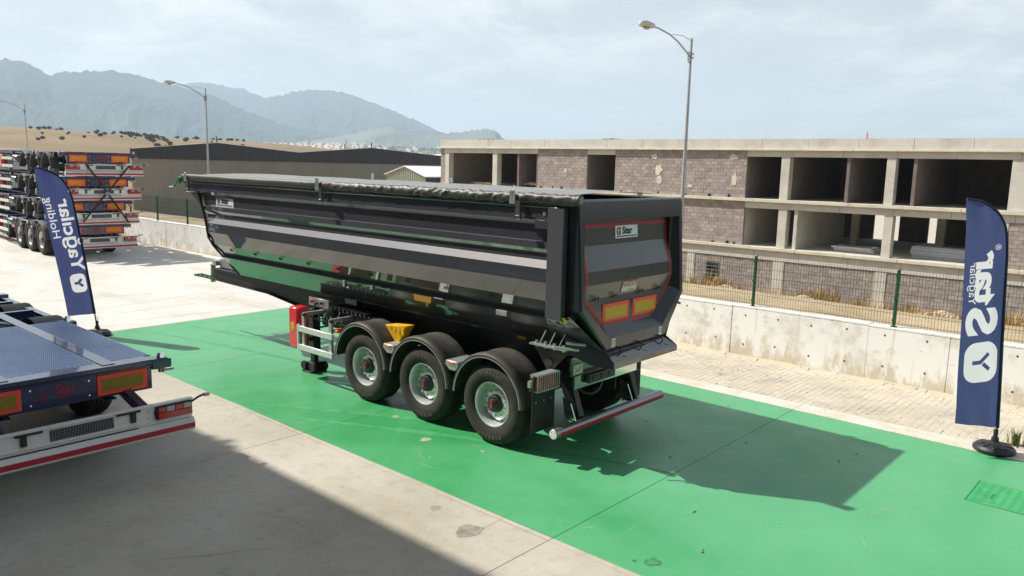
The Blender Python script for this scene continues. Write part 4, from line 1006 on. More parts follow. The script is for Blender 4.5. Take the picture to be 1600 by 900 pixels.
# large rear reflectors
for xc in (.97, 1.63):
    o = MB().box(xc-.285, xc+.285, dep(1.86)-.012, dep(1.86)+.02, 1.70, 1.935).build('rear_reflector', 'reflex_red', tg, bev=.003)
    MB().box(xc-.235, xc+.235, dep(1.86)-.015, dep(1.86)-.01, 1.745, 1.89).build('yellow_field', 'reflex_yellow', o)
for xc in (.72, 1.80):
    o = MB().box(xc-.04, xc+.04, yl(1.485)-.006, yl(1.485)+.002, 1.43, 1.535).build('round_sign_sticker', 'white_vinyl', tg)
    MB().lathe([(.022, -.001), (.030, -.001)], (xc, yl(1.485)-.008, 1.49), 1, 14).build('sign_ring', 'tape_red', o, fixn=False)
for xc in (.52, .92, 1.50, 1.93):
    mb = MB()
    for s_ in (-.03, .03): mb.tube([(xc+s_-.022, dep(2.03)-.005, 2.00), (xc+s_-.022, dep(2.03)-.035, 2.03), (xc+s_, dep(2.03)-.045, 2.055), (xc+s_+.022, dep(2.03)-.03, 2.03), (xc+s_+.024, dep(2.03)-.02, 2.0)], .005, 5)
    mb.build('rope_hook', 'chassis_paint', tg)
# handle stub at the far lower edge
MB().tube([(2.40, -1.22, 1.78), (2.56, -1.22, 1.74)], .018, 6).build('latch_stub', 'chassis_paint', tg)
# chute below the tailgate
mb = MB(); mb.add([(.55, -1.34, 1.40), (1.95, -1.34, 1.40), (1.98, -1.54, 1.285), (.52, -1.54, 1.285)], [(0, 1, 2, 3)])
mb.add([(.52, -1.54, 1.285), (1.98, -1.54, 1.285), (1.98, -1.545, 1.215), (.52, -1.545, 1.215)], [(0, 1, 2, 3)])
mb.add([(.52, -1.545, 1.215), (1.98, -1.545, 1.215), (1.9, -1.0, 1.2), (.6, -1.0, 1.2)], [(0, 1, 2, 3)])
for X_ in (lambda x: x, lambda x: 2*CX-x):
    mb.add([(X_(.56), -1.34, 1.43), (X_(.52), -1.54, 1.287), (X_(.52), -1.545, 1.215), (X_(.46), -1.25, 1.22), (X_(.33), -.95, 1.34), (X_(.31), -.95, 1.54)], [(0, 1, 2, 3, 4, 5)])
mb.build('discharge_chute', 'body_paint', tip, sharp=15)
for xc in (.78, 1.25, 1.75):
    MB().tube([(xc, -1.37, 1.43), (xc+.005, -1.42, 1.42), (xc+.008, -1.45, 1.39), (xc+.004, -1.44, 1.345)], .009, 6).build('chute_hinge', 'chassis_paint', tip)
    MB().tube([(xc+.02, -1.47, 1.335), (xc+.07, -1.50, 1.315)], .005, 5).build('split_pin', 'galvanised', tip)
# springs / latch rods at the rear belly
for (p_, q_) in (((.05, -1.0, 1.47), (.22, -1.24, 1.44)), ((.10, -1.14, 1.53), (.26, -1.30, 1.51))):
    MB().tube([p_, q_], .016, 7).build('latch_rod', 'galvanised', tip)
# tarpaulin: rolled edge tube with crumpled cloth, cover sheet over the top
def roll(u, v):
    y = -1.28+9.45*u; t = 2*math.pi*v
    rear = sst(5.2-y, 0, 3.2)
    w = noise.noise(Vector((y*1.3, math.cos(t)*.8, math.sin(t)*.8)))*.008+rear*noise.noise(Vector((y*12+math.sin(t)*1.5, math.cos(t)*1.2, 4)))*.015
    w += .012*rear*noise.noise(Vector((y*22, v*6, 7)))
    sag = .020*math.sin(u*math.pi)*0
    r = .050+w
    return (.035+r*math.cos(t)*1.0, y, 3.215+r*math.sin(t)*1.05-(.02 if math.sin(t) < 0 else 0)*1)
mb = MB().grid(roll, 420, 16); mb.lathe([(.001, 0), (.062, 0), (.066, .0), (.066, .03), (.052, .035)], (.035, -1.32, 3.21), 1, 16)
mb.build('tarpaulin_roll', 'tarp', tip, sharp=50)
MB().lathe([(.001, -.002), (.03, -.002), (.045, .0)], (.035, -1.325, 3.21), 1, 16).build('roll_end_cap', 'tarp_top', tip, fixn=False)
mb = MB().grid(lambda u, v: (.06+2.36*v, -.95+9.05*u, 3.235+.045*math.sin(math.pi*v)+.010*math.sin(u*9*math.pi)*math.sin(math.pi*v)+.006*noise.noise(Vector((u*60, v*4, 0)))), 90, 10)
mb.build('tarpaulin_cover', 'tarp_top', tip, sharp=60)
mb = MB()     # loose lower cloth strip hanging from the roll
mb.grid(lambda u, v: (.015+.02*noise.noise(Vector((u*70, v, 1))), -1.0+9.0*u, 3.19-v*(.055+.05*abs(noise.noise(Vector((u*22, 0, 2)))))), 260, 3)
mb.build('tarpaulin_hem', 'tarp', tip, sharp=60, fixn=False)
# galvanised clips and straps on both rails
for (x, y, top) in ((-.035, -.35, 3.30), (-.035, 3.67, 3.33), (-.035, 7.95, 3.30), (2.48, -.53, 3.27), (2.48, 3.33, 3.33), (2.48, 5.5, 3.36)):
    mb = MB(); mb.prism([(y-.045, 3.13), (y+.045, 3.13), (y+.045, top-.04), (y+.03, top-.01), (y, top), (y-.03, top-.01), (y-.045, top-.04)], 0, x-.006, x+.006)
    o = mb.build('roll_stop', 'galvanised', tip, bev=.002)
    h = MB()
    for k in range(4): h.lathe([(.001, -.0075), (.008, -.0075)], (x, y, 3.17+k*.03), 0, 8)
    h.build('slot_hole', 'joint_dark', o, fixn=False)
    if x < 0:
        MB().box(x-.012, x+.01, y-.10-.03, y-.10+.04, 3.0, 3.17).build('ratchet_strap', 'tarp', tip)
        o = MB().box(x-.03, x+.02, y-.14, y-.05, 2.95, 3.0).build('buckle', 'chrome', tip, bev=.004)
o = MB().tube([(.02, 8.16, 3.20), (-.01, 8.26, 3.19), (-.04, 8.33, 3.08), (-.05, 8.38, 3.02)], .022, 7).build('crank_handle', 'green_cover', tip)
MB().tube([(-.05, 8.38, 3.02), (-.05, 8.58, 3.0)], .012, 6).build('crank_grip', 'galvanised', tip)
MB().tube([(.03, 8.10, 3.12), (.03, 8.25, 3.16), (.03, 8.30, 3.10)], .03, 7).build('crank_bracket', 'fence_green', tip)
# small stickers on the side
m = star_plate(0, 0, .62, None, None); m.xf(lambda v: Vector((.118+v.y, 6.78-v.x, 2.80+v.z)))
m.build('logo_plate', ['white_vinyl', 'bright_red', 'navy_ink'], tip, sharp=None, fixn=False, label='small white plate with the word Star at the front of the tub side')
MB().box(.118, .128, 7.02, 7.28, 2.60, 2.72).build('data_plate', 'grey_ink', tip)
MB().box(.02, .12, -.86, -.66, 2.86, 2.96).build('rail_box', 'body_paint', tip, bev=.006)
MB().lathe([(.001, 0), (.02, 0), (.028, .01), (.028, .03)], (.045, -.78, 3.03), 0, 10).build('rail_bolt', 'galvanised', tip, fixn=False)
# row of hooks under the lower fold
for k in range(9):
    y = 6.62-k*.81
    mb = MB(); x0 = .165
    for d in (0, .05): mb.tube([(x0, y+d, 1.90), (x0-.035, y+d-.01, 1.94), (x0-.045, y+d-.035, 1.955), (x0-.03, y+d-.055, 1.92)], .006, 5)
    mb.build('rope_hook', 'chassis_paint', tip)
o = MB().add([(.045, -1.02, 1.835), (.045, -1.14, 1.84), (.11, -1.16, 1.765), (.11, -1.04, 1.76)], [(0, 1, 2, 3)]).xf(lambda v: v+Vector((-.012, -.006, 0))).build('warning_sticker', 'warning_yellow', tip, fixn=False)
MB().add([(.03, -1.06, 1.825), (.03, -1.08, 1.825), (.075, -1.115, 1.775), (.075, -1.085, 1.775)], [(0, 1, 2, 3)]).xf(lambda v: v+Vector((-.009, -.006, 0))).build('pictogram', 'joint_dark', o, fixn=False)
# chassis
def beam_poly(): return [(-.85, 1.34), (8.45, 1.35), (8.45, 1.13), (6.4, 1.10), (5.35, .99), (4.2, .86), (-.85, .86)]
mb = MB()
for x in (.74, 1.70):
    mb.prism([(y, z-(.014 if z > 1.3 else -.014)) for y, z in beam_poly()], 0, x+.02, x+.035)
    for (z0, z1, pts) in ((1.34, 1.355, [(-.85, 1.335), (8.45, 1.345)]), (0, 0, [(8.45, 1.125), (6.4, 1.095), (5.35, .985), (4.2, .855), (-.85, .855)])):
        for a, b in zip(pts, pts[1:]): mb.bar((x+.03, a[0], a[1]), (x+.03, b[0], b[1]), .12, .016)
mb.build('main_beam', 'chassis_paint', tip)
mb = MB()
for y in (8.40, 7.3, 6.4, 5.3, 4.1, 3.2, 2.0, .7, -.6): mb.box(.80, 1.70, y-.04, y+.04, 1.12 if y > 5 else .95, 1.30)
mb.box(.78, 1.72, 8.40, 8.46, 1.12, 1.36); build_each(mb, 'cross_member', 'chassis_paint', tip)
mb = MB()
for y in (3.9, 4.6, 5.3, 6.0): mb.bar((.85, y, 1.30), (1.62, y, 1.30), .06, .05)
build_each(mb, 'body_bearer', 'chassis_paint', tip)
# front towing bracket, headboard cylinder, ladder
o = MB().prism([(8.46, 1.10), (8.46, 1.18), (9.0, 1.19), (9.32, 1.14), (9.32, 1.10), (9.0, 1.11)], 0, .74, .76)
o.lathe([(.001, 0), (.016, 0)], (.738, 8.66, 1.145), 0, 10, k=1); o.lathe([(.001, 0), (.016, 0)], (.738, 8.85, 1.15), 0, 10, k=1); o.lathe([(.001, 0), (.014, 0)], (.738, 9.05, 1.15), 0, 10, k=1)
o.build('front_bracket', ['fence_green', 'white_paint'], tip, fixn=False)
mb = MB(); mb.box(.86, 1.25, 7.9, 8.44, 1.36, 1.56); mb.build('pump_housing', 'galvanised', tip, bev=.012)
mb = MB(); mb.tube([(1.25, 8.2, 1.36), (1.25, 7.95, 2.9)], .075, 14); mb.build('lift_cylinder', 'galvanised', tip)
mb = MB()
for x in (1.02, 1.34): mb.tube([(x, 8.62, 1.02), (x, 8.58, 1.9), (x, 8.05, 2.5)], .016, 6)
for k in range(5): mb.tube([(1.02, 8.61-k*.01, 1.15+k*.2), (1.34, 8.61-k*.01, 1.15+k*.2)], .012, 5)
mb.build('ladder', 'galvanised', tip)
mb = MB(); mb.tube([(.80, 8.62, 1.05), (.80, 8.60, 1.42)], .05, 10); mb.tube([(1.1, 8.52, 1.05), (1.1, 8.5, 1.40)], .05, 10); mb.box(.78, 1.3, 8.46, 8.60, 1.40, 1.50); mb.build('coupling_posts', 'galvanised', tip)
# wheels
TY = [(.290, .035), (.330, .006), (.40, -.008), (.455, -.004), (.49, .012), (.512, .030), (.527, .045), (.535, .062)]
gro = [(.535, .062)]
for k in range(4):
    c = .062+.065*(k+.9); gro += [(.535, c-.009), (.522, c-.006), (.522, c+.006), (.535, c+.009)]
TYRE = TY+gro[1:]+[(.535, .323), (.527, .340), (.512, .355), (.49, .373), (.455, .389), (.40, .392), (.33, .378), (.290, .35)]
RIM = [(.300, .030), (.296, .022), (.286, .022), (.280, .034), (.272, .055), (.264, .10), (.258, .135), (.252, .16)]
DISC = [(.256, .16), (.238, .150), (.215, .125), (.185, .108), (.160, .104), (.120, .104)]
def wheel(parent, c, sgn=-1, hub='hub_black', texty=True):
    """c = centre of the outer face; sgn -1: outer face looks to -x"""
    w = part_empty('wheel', parent, c); C_ = c; fx = lambda v: v
    def fin(mb, name, m, **k):
        if sgn > 0: mb.v = [(2*C_[0]-x, y, z) for x, y, z in mb.v]
        return mb.build(name, m, w, **k)
    fin(MB().lathe(TYRE, c, 0, 56), 'tyre', 'tyre_rubber', sharp=25)
    mb = MB().lathe(RIM, c, 0, 48); mb.lathe([(.30, .35), (.26, .34), (.252, .16)], c, 0, 32)
    fin(mb, 'rim', 'steel_rim', sharp=40)
    mb = MB(); mb.lathe(DISC, c, 0, 40)
    for i in range(10):
        t = 2*math.pi*(i+.5)/10; mb.lathe([(.001, .082), (.014, .084), (.016, .11)], (c[0], c[1]+.168*math.cos(t), c[2]+.168*math.sin(t)), 0, 7)
        mb.lathe([(.001, .070), (.008, .072), (.008, .1)], (c[0], c[1]+.168*math.cos(t), c[2]+.168*math.sin(t)), 0, 6)
    fin(mb, 'wheel_disc', 'steel_rim', sharp=40)
    mb = MB()
    for i in range(10):
        t = 2*math.pi*i/10
        mb.add([(c[0]+.1445-.0025, c[1]+r*math.cos(t+a), c[2]+r*math.sin(t+a)) if False else (c[0]+lerp(r, [(.205, .116), (.238, .147)]), c[1]+r*math.cos(t+a), c[2]+r*math.sin(t+a)) for r, a in ((.212, -.05), (.212, .05), (.222, .085), (.233, .05), (.233, -.05), (.222, -.085))], [(0, 1, 2, 3, 4, 5)])
    fin(mb, 'hand_hole', 'joint_dark', sharp=None, fixn=False)
    mb = MB(); mb.lathe([(.112, .104), (.112, .060), (.098, .050), (.072, .048), (.068, .03), (.056, .022), (.001, .020)], c, 0, 28)
    for i in range(8):
        t = 2*math.pi*i/8; mb.lathe([(.001, .040), (.008, .041), (.009, .052)], (c[0], c[1]+.088*math.cos(t), c[2]+.088*math.sin(t)), 0, 6)
    fin(mb, 'hub', hub, sharp=35)
    mb = MB()
    mb.prism([(c[1]-.012, c[2]-.035), (c[1]+.004, c[2]-.045), (c[1]+.018, c[2]-.025), (c[1]+.004, c[2]-.005), (c[1]+.012, c[2]+.05), (c[1]-.004, c[2]+.05), (c[1]-.012, c[2]+.0)], 0, c[0]+.014, c[0]+.021)
    fin(mb, 'hub_mark', 'bright_red')
    if texty and sgn < 0:
        for (s, a0, st) in (('PIRELLI', 65, 8.2), ('PIRELLI', 245, 8.2)):
            mb = MB()
            for i, chh in enumerate(s):
                t = R(a0+i*st); g_ = text_mb(chh, .07, .003, align='CENTER')
                er = Vector((0, -math.cos(t), math.sin(t))); et = Vector((0, -math.sin(t), -math.cos(t)))
                et = -et if False else et
                # reading clockwise seen from outside (-x): right is +y mirrored
                er = Vector((0, math.cos(t), math.sin(t))); et = Vector((0, -math.sin(t), math.cos(t)))
                g_.xf(lambda v: Vector(c)+Vector((-.0085+.0 , 0, 0))+er*(.405+v.y)+et*(v.x if True else 0)); mb.add(g_.v, g_.f)
            mb.build('sidewall_lettering', 'rubber_letter', w, sharp=None, fixn=False)
    return w
mat('rubber_letter', (.10, .09, .07), .7)
AY = (0.0, 1.31, 2.62)
for y in AY:
    wheel(tip, (.03, y, .535), -1); wheel(tip, (2.47, y, .535), 1, texty=False)
for y in AY:
    mb = MB().tube([(.35, y, .535), (2.15, y, .535)], .065, 10); mb.build('axle', 'chassis_paint', tip)
    mb = MB(); mb.lathe([(.21, .20), (.21, .40), (.001, .42)], (.0, y, .535), 0, 20); build_twin(mb, 'brake_drum', 'chassis_paint', tip, CX)
    mb = MB(); mb.prism([(y-.1, .42), (y+.55, .80), (y+.55, .95), (y-.1, .56)], 0, .62, .70); mb.lathe([(.09, .0), (.13, .02), (.13, .2), (.11, .23)], (.66, y-.28, .62), 2, 14); build_twin(mb, 'air_suspension', 'chassis_paint', tip, CX)
# mudguards
def fender(parent, x0, x1, y, zc=.575, r=.625, a0=2, a1=178, mir=None, m='fender_plastic'):
    prof = [(r-.05, x0-.004), (r-.012, x0-.006), (r-.002, x0+.008), (r+.010, x0+.035), (r+.012, x0+.10), (r+.004, x0+.115), (r+.004, x1-.1), (r+.010, x1-.09), (r+.008, x1), (r-.01, x1), (r-.012, x0+.03), (r-.045, x0+.008)]
    mb = MB().lathe(prof, (0, y, zc), 0, 40, a0=R(a0), a1=R(a1)); o = mb.build('mudguard', m, parent, sharp=40)
    mb2 = MB().lathe([(r-.052, x0-.007), (r-.046, x0-.009), (r-.040, x0-.008)], (0, y, zc), 0, 40, a0=R(a0), a1=R(a1))
    mb2.build('edge_trim', 'galvanised', o, fixn=False)
    return o
for y in AY:
    fender(tip, -.01, .44, y+.05)
    fender(tip, 2.06, 2.51, y+.05)
for y in (.69, 2.0):
    o = MB().prism([(y-.10, .99), (y+.12, .99), (y+.14, .93), (y+.05, .86), (y-.06, .86), (y-.12, .92)], 0, .0, .40).build('mudguard_bracket', 'galvanised', tip, bev=.01)
    MB().box(-.02, .0, y-.05, y+.05, .955, .985).build('side_marker_lamp', 'amber', o, bev=.004)
o = MB().box(.05, .20, 3.30, 3.42, .93, .98).build('side_marker_lamp', 'amber', tip, bev=.006)
# yellow wheel chock in its holder
mb = MB(); mb.add([(.22, 2.36, 1.20), (.22, 1.88, 1.24), (.42, 1.90, 1.24), (.42, 2.32, 1.20), (.24, 2.16, .97), (.24, 2.06, .97), (.38, 2.06, .97), (.38, 2.16, .97)], [(0,1,2,3), (0,4,5,1), (1,5,6,2), (2,6,7,3), (3,7,4,0), (4,7,6,5)])
o = mb.build('wheel_chock', 'chock_yellow', tip, bev=.012)
mb = MB()
for k in range(4): mb.box(.218, .225, 1.93+k*.09, 1.96+k*.09, 1.10+.02*k, 1.21)
mb.build('chock_rib', 'chock_yellow', o)
# side guard rails
mb = MB()
for z in (.82, .515): 
    MB().box(-.015, .02, 3.36, 4.28, z, z+.095).build('side_guard_rail', 'aluminium', tip, bev=.006)
for y in (3.42, 4.16): mb.box(.02, .06, y, y+.07, .50, 1.12); mb.box(.02, .55, y, y+.05, 1.08, 1.14)
build_each(mb, 'side_guard_post', 'galvanised', tip)
mb = MB(); mb.box(-.01, .03, 4.29, 4.33, .50, .93); mb.build('side_guard_end', 'aluminium', tip)
for z in (.82, .515): MB().box(2.48, 2.515, 3.36, 4.28, z, z+.095).build('side_guard_rail', 'aluminium', tip, bev=.006)
# red extinguisher box
o = MB().box(.02, .26, 4.36, 4.62, .50, 1.19).build('extinguisher_box', 'box_red', tip, bev=.03)
o2 = MB().lathe([(.001, -.004), (.05, -.004), (.055, .0)], (.02, 4.49, .86), 0, 20).xf(lambda v: Vector((v.x, v.y, .86+(v.z-.86)*1.6))).build('inspection_window', 'reflex_yellow', o, fixn=False)
MB().box(.05, .23, 4.345, 4.36, .60, 1.10).build('lid', 'box_red', o, bev=.005)
# landing gear
for x in (.50, 2.0):
    mb = MB(); mb.box(x-.075, x+.075, 4.51, 4.67, .36, 1.10); mb.build('landing_leg', 'chassis_paint', tip, bev=.006)
    mb = MB(); mb.box(x-.045, x+.045, 4.535, 4.645, .10, .45); mb.box(x-.16, x+.16, 4.46, 4.74, .0, .025); mb.prism([(4.46, .02), (4.74, .02), (4.68, .17), (4.50, .17)], 0, x-.10, x+.10); mb.build('landing_foot', 'chassis_paint', tip, bev=.004)
    mb = MB()
    for yy in (4.47, 4.73): mb.lathe([(.001, x-.14), (.07, x-.14), (.078, x-.13), (.078, x-.10), (.02, x-.09)], (0, yy, .10), 0, 14)
    for yy in (4.46, 4.74): mb.lathe([(.001, x+.14), (.07, x+.14), (.078, x+.13), (.078, x+.10), (.02, x+.09)], (0, yy, .10), 0, 14)
    build_each(mb, 'foot_roller', 'rubber', tip)
mb = MB(); mb.tube([(.5, 4.59, .75), (2.0, 4.59, .75)], .018, 6); mb.tube([(.30, 4.45, .62), (.5, 4.5, .62)], .018, 6); mb.lathe([(.04, .30), (.05, .34), (.04, .38)], (0, 4.42, .62), 0, 10); mb.build('gear_shaft', 'chassis_paint', tip)
# air tank and valve box, cables
mb = MB(); mb.lathe([(.001, .0), (.08, .01), (.125, .04), (.14, .08), (.14, .62), (.12, .67), (.001, .70)], (.36, 4.0, 1.08), 0, 18); 
mb.build('air_tank', 'tank_paint', tip) if 'tank_paint' in MATS else (mat('tank_paint', (.05, .052, .052), .25, metal=.6), mb.build('air_tank', 'tank_paint', tip))
mb = MB(); mb.box(.42, .62, 4.05, 4.62, 1.16, 1.31); o = mb.build('valve_box', 'galvanised', tip, bev=.01)
for (y, z, m) in ((4.50, 1.24, 'bright_red'), (4.36, 1.22, 'hub_black'), (4.22, 1.24, 'hub_black')): MB().lathe([(.001, -.05), (.022, -.05), (.022, -.01), (.012, 0)], (.42, y, z), 0, 10).build('valve_knob', m, o)
MB().box(.60, .615, 3.55, 3.85, 1.27, 1.42).build('blue_label', 'flag_print', tip)
mb = MB()
for k in range(7):
    y0 = 4.6-k*.16; mb.tube([(.40+.02*k, y0, 1.2), (.33, y0-.06, 1.02-.03*(k % 3)), (.42, y0-.2, .93), (.6, y0-.35, 1.0)], .013, 6)
for k in range(9): mb.box(.36, .72, 3.0+.11*k, 3.06+.11*k, 1.20, 1.235)
mb.build('air_hoses', 'chassis_paint', tip)
mb = MB(); mb.box(.45, .80, 2.9, 4.3, .86, 1.18); mb.build('toolbox', 'chassis_paint', tip, bev=.02)
# yellow info stickers on the chassis
MB().box(.715, .725, .02, .17, 1.30, 1.45).xf(lambda v: v+Vector((-.0, 0, -.02))).build('info_sticker', 'sticker_orange', tip)
# rear pivot bracket with four bolts
mb = MB(); mb.prism([(-.50, 1.40), (-1.02, 1.40), (-1.0, 1.33), (-.78, 1.10), (-.70, 1.10), (-.54, 1.33)], 0, .285, .31); mb.box(.28, .50, -1.0, -.52, 1.32, 1.345); mb.lathe([(.001, .27), (.055, .27), (.06, .29)], (0, -.74, 1.20), 0, 18); build_twin(mb, 'pivot_bracket', 'tailgate_paint', tip, CX)
mb = MB(); mb.bar((.25, -.48, 1.405), (.25, -1.05, 1.405), .10, .02)
for k in range(4): y = -.56-.14*k; mb.lathe([(.001, 1.37), (.018, 1.37), (.018, 1.45), (.001, 1.45)], (.25, y, 0), 2, 8)
for k in range(3): y = -.60-.15*k; mb.tube([(.26, y, 1.41), (.30, y-.06, 1.58)], .007, 5)
mb.build('pivot_bolts', 'galvanised', tip)
# rear cross panel, lamps, plate lamp
MB().box(.55, 2.05, -.88, -.84, .98, 1.22).build('rear_cross_panel', 'body_paint', tip)
MB().box(.58, 2.0, -.92, -.885, .82, .985).build('plate_carrier', 'plate_chrome', tip) if mat('plate_chrome', (.62, .64, .60), .12, metal=1) else 0
mb = MB(); mb.box(.80, 1.38, -.99, -.93, .87, .99); 
for k in range(3): mb.box(.86+k*.18, .96+k*.18, -1.0, -.985, .90, .96)
mb.build('plate_lamp_unit', 'hub_black', tip, bev=.01)
MB().box(.585, .78, -.895, -.885, 1.0, 1.13).build('approval_sticker', 'cream_vinyl', tip)
mb = MB()
for (a, b) in (((.61, 1.10), (.68, 1.03)), ((.75, 1.10), (.68, 1.03)), ((.61, 1.02), (.68, 1.06)), ((.75, 1.02), (.68, 1.06))): mb.bar((a[0], -.897, a[1]), (b[0], -.897, b[1]), .004, .008)
mb.build('sticker_rays', 'sticker_orange', tip)
for cx_, s in ((.12, 1), (2.38, -1)):
    o = MB().box(cx_-.21*1, cx_+.20, -.82, -.74, .90, 1.09).build('tail_lamp', 'hub_black', tip, bev=.01)
    MB().box(cx_-.19, cx_-.05, -.835, -.82, .92, 1.07).build('lamp_lens', 'lens_red', o, bev=.006)
    MB().box(cx_-.045, cx_+.19, -.835, -.82, .92, 1.07).build('lamp_lens', 'lens_red', o, bev=.006)
    mb = MB(); x0, x1 = cx_-.20, cx_+.21
    for k in range(11): x = x0+(x1-x0)*k/10; mb.box(x-.004, x+.004, -.875, -.867, .90, 1.10)
    for z in (.90, 1.095): mb.box(x0, x1, -.877, -.865, z, z+.010); mb.box(x0, x0+.01, -.87, -.74, z, z+.01); mb.box(x1-.01, x1, -.87, -.74, z, z+.01)
    mb.box(x0, x1, -.87, -.76, 1.105, 1.115)
    mb.build('lamp_guard', 'galvanised', o)
    MB().box(cx_-.26, cx_-.21, -.80, -.76, .96, 1.04).build('lamp_bracket', 'galvanised', tip)
MB().box(.0, .75, -.76, -.72, .90, 1.02).build('lamp_beam', 'chassis_paint', tip); MB().box(1.75, 2.5, -.76, -.72, .90, 1.02).build('lamp_beam', 'chassis_paint', tip)
for x in (.03, 2.03):
    o = MB().box(x, x+.44, -.70, -.685, .32, .93).build('mud_flap', 'rubber', tip, bev=.003)
    mb = MB()
    for k in range(3): mb.lathe([(.001, -.72), (.010, -.718)], (0, 0, 0), 1, 7) if False else mb.box(x+.06+k*.15, x+.075+k*.15, -.706, -.699, .70, .715)
    mb.build('flap_bolt', 'galvanised', o)
# underrun bar on folding arms
o = MB().lathe([(.001, .055), (.058, .055), (.062, .06), (.062, 2.50), (.058, 2.505), (.001, 2.505)], (0, -1.02, .39), 0, 24).build('underrun_bar', 'bar_metal', tip) if mat('bar_metal', (.30, .31, .32), .3, metal=.7) else 0
MB().lathe([(.001, .050), (.056, .050), (.058, .055)], (0, -1.02, .39), 0, 20).build('end_cap', 'white_paint', o, fixn=False)
mb = MB()
for t in range(4): mb.lathe([(.001, .048), (.006, .048)], (0, -1.02+.036*math.cos(t*1.57+.8), .39+.036*math.sin(t*1.57+.8)), 0, 6)
mb.build('cap_hole', 'joint_dark', o, fixn=False)
MB().lathe([(.0635, .14), (.0635, 2.5)], (0, -1.02, .39), 0, 4, a0=R(163), a1=R(214)).build('red_stripe', 'tape_red', o, fixn=False)
for x in (.60, 1.88):
    mb = MB(); mb.prism([(-.62, 1.02), (-.80, 1.02), (-.86, .80), (-1.0, .47), (-1.04, .44), (-.97, .36), (-.90, .46), (-.74, .72)], 0, x-.008, x+.008); mb.bar((x+.045, -.83, .96), (x+.045, -1.0, .48), .10, .012, up=(0, -1, .3))
    mb.build('underrun_arm', 'chassis_paint', tip, bev=.003)
    mb = MB(); mb.prism([(-.80, .72), (-.93, .66), (-1.02, .45), (-.92, .42), (-.84, .5)], 0, x-.10, x-.085); mb.box(x-.10, x+.09, -1.02, -.92, .44, .455); mb.build('arm_gusset', 'plate_chrome', tip)
MB().box(1.78, 1.82, -.72, -.55, .55, .98).build('suspension_hanger', 'chassis_paint', tip)

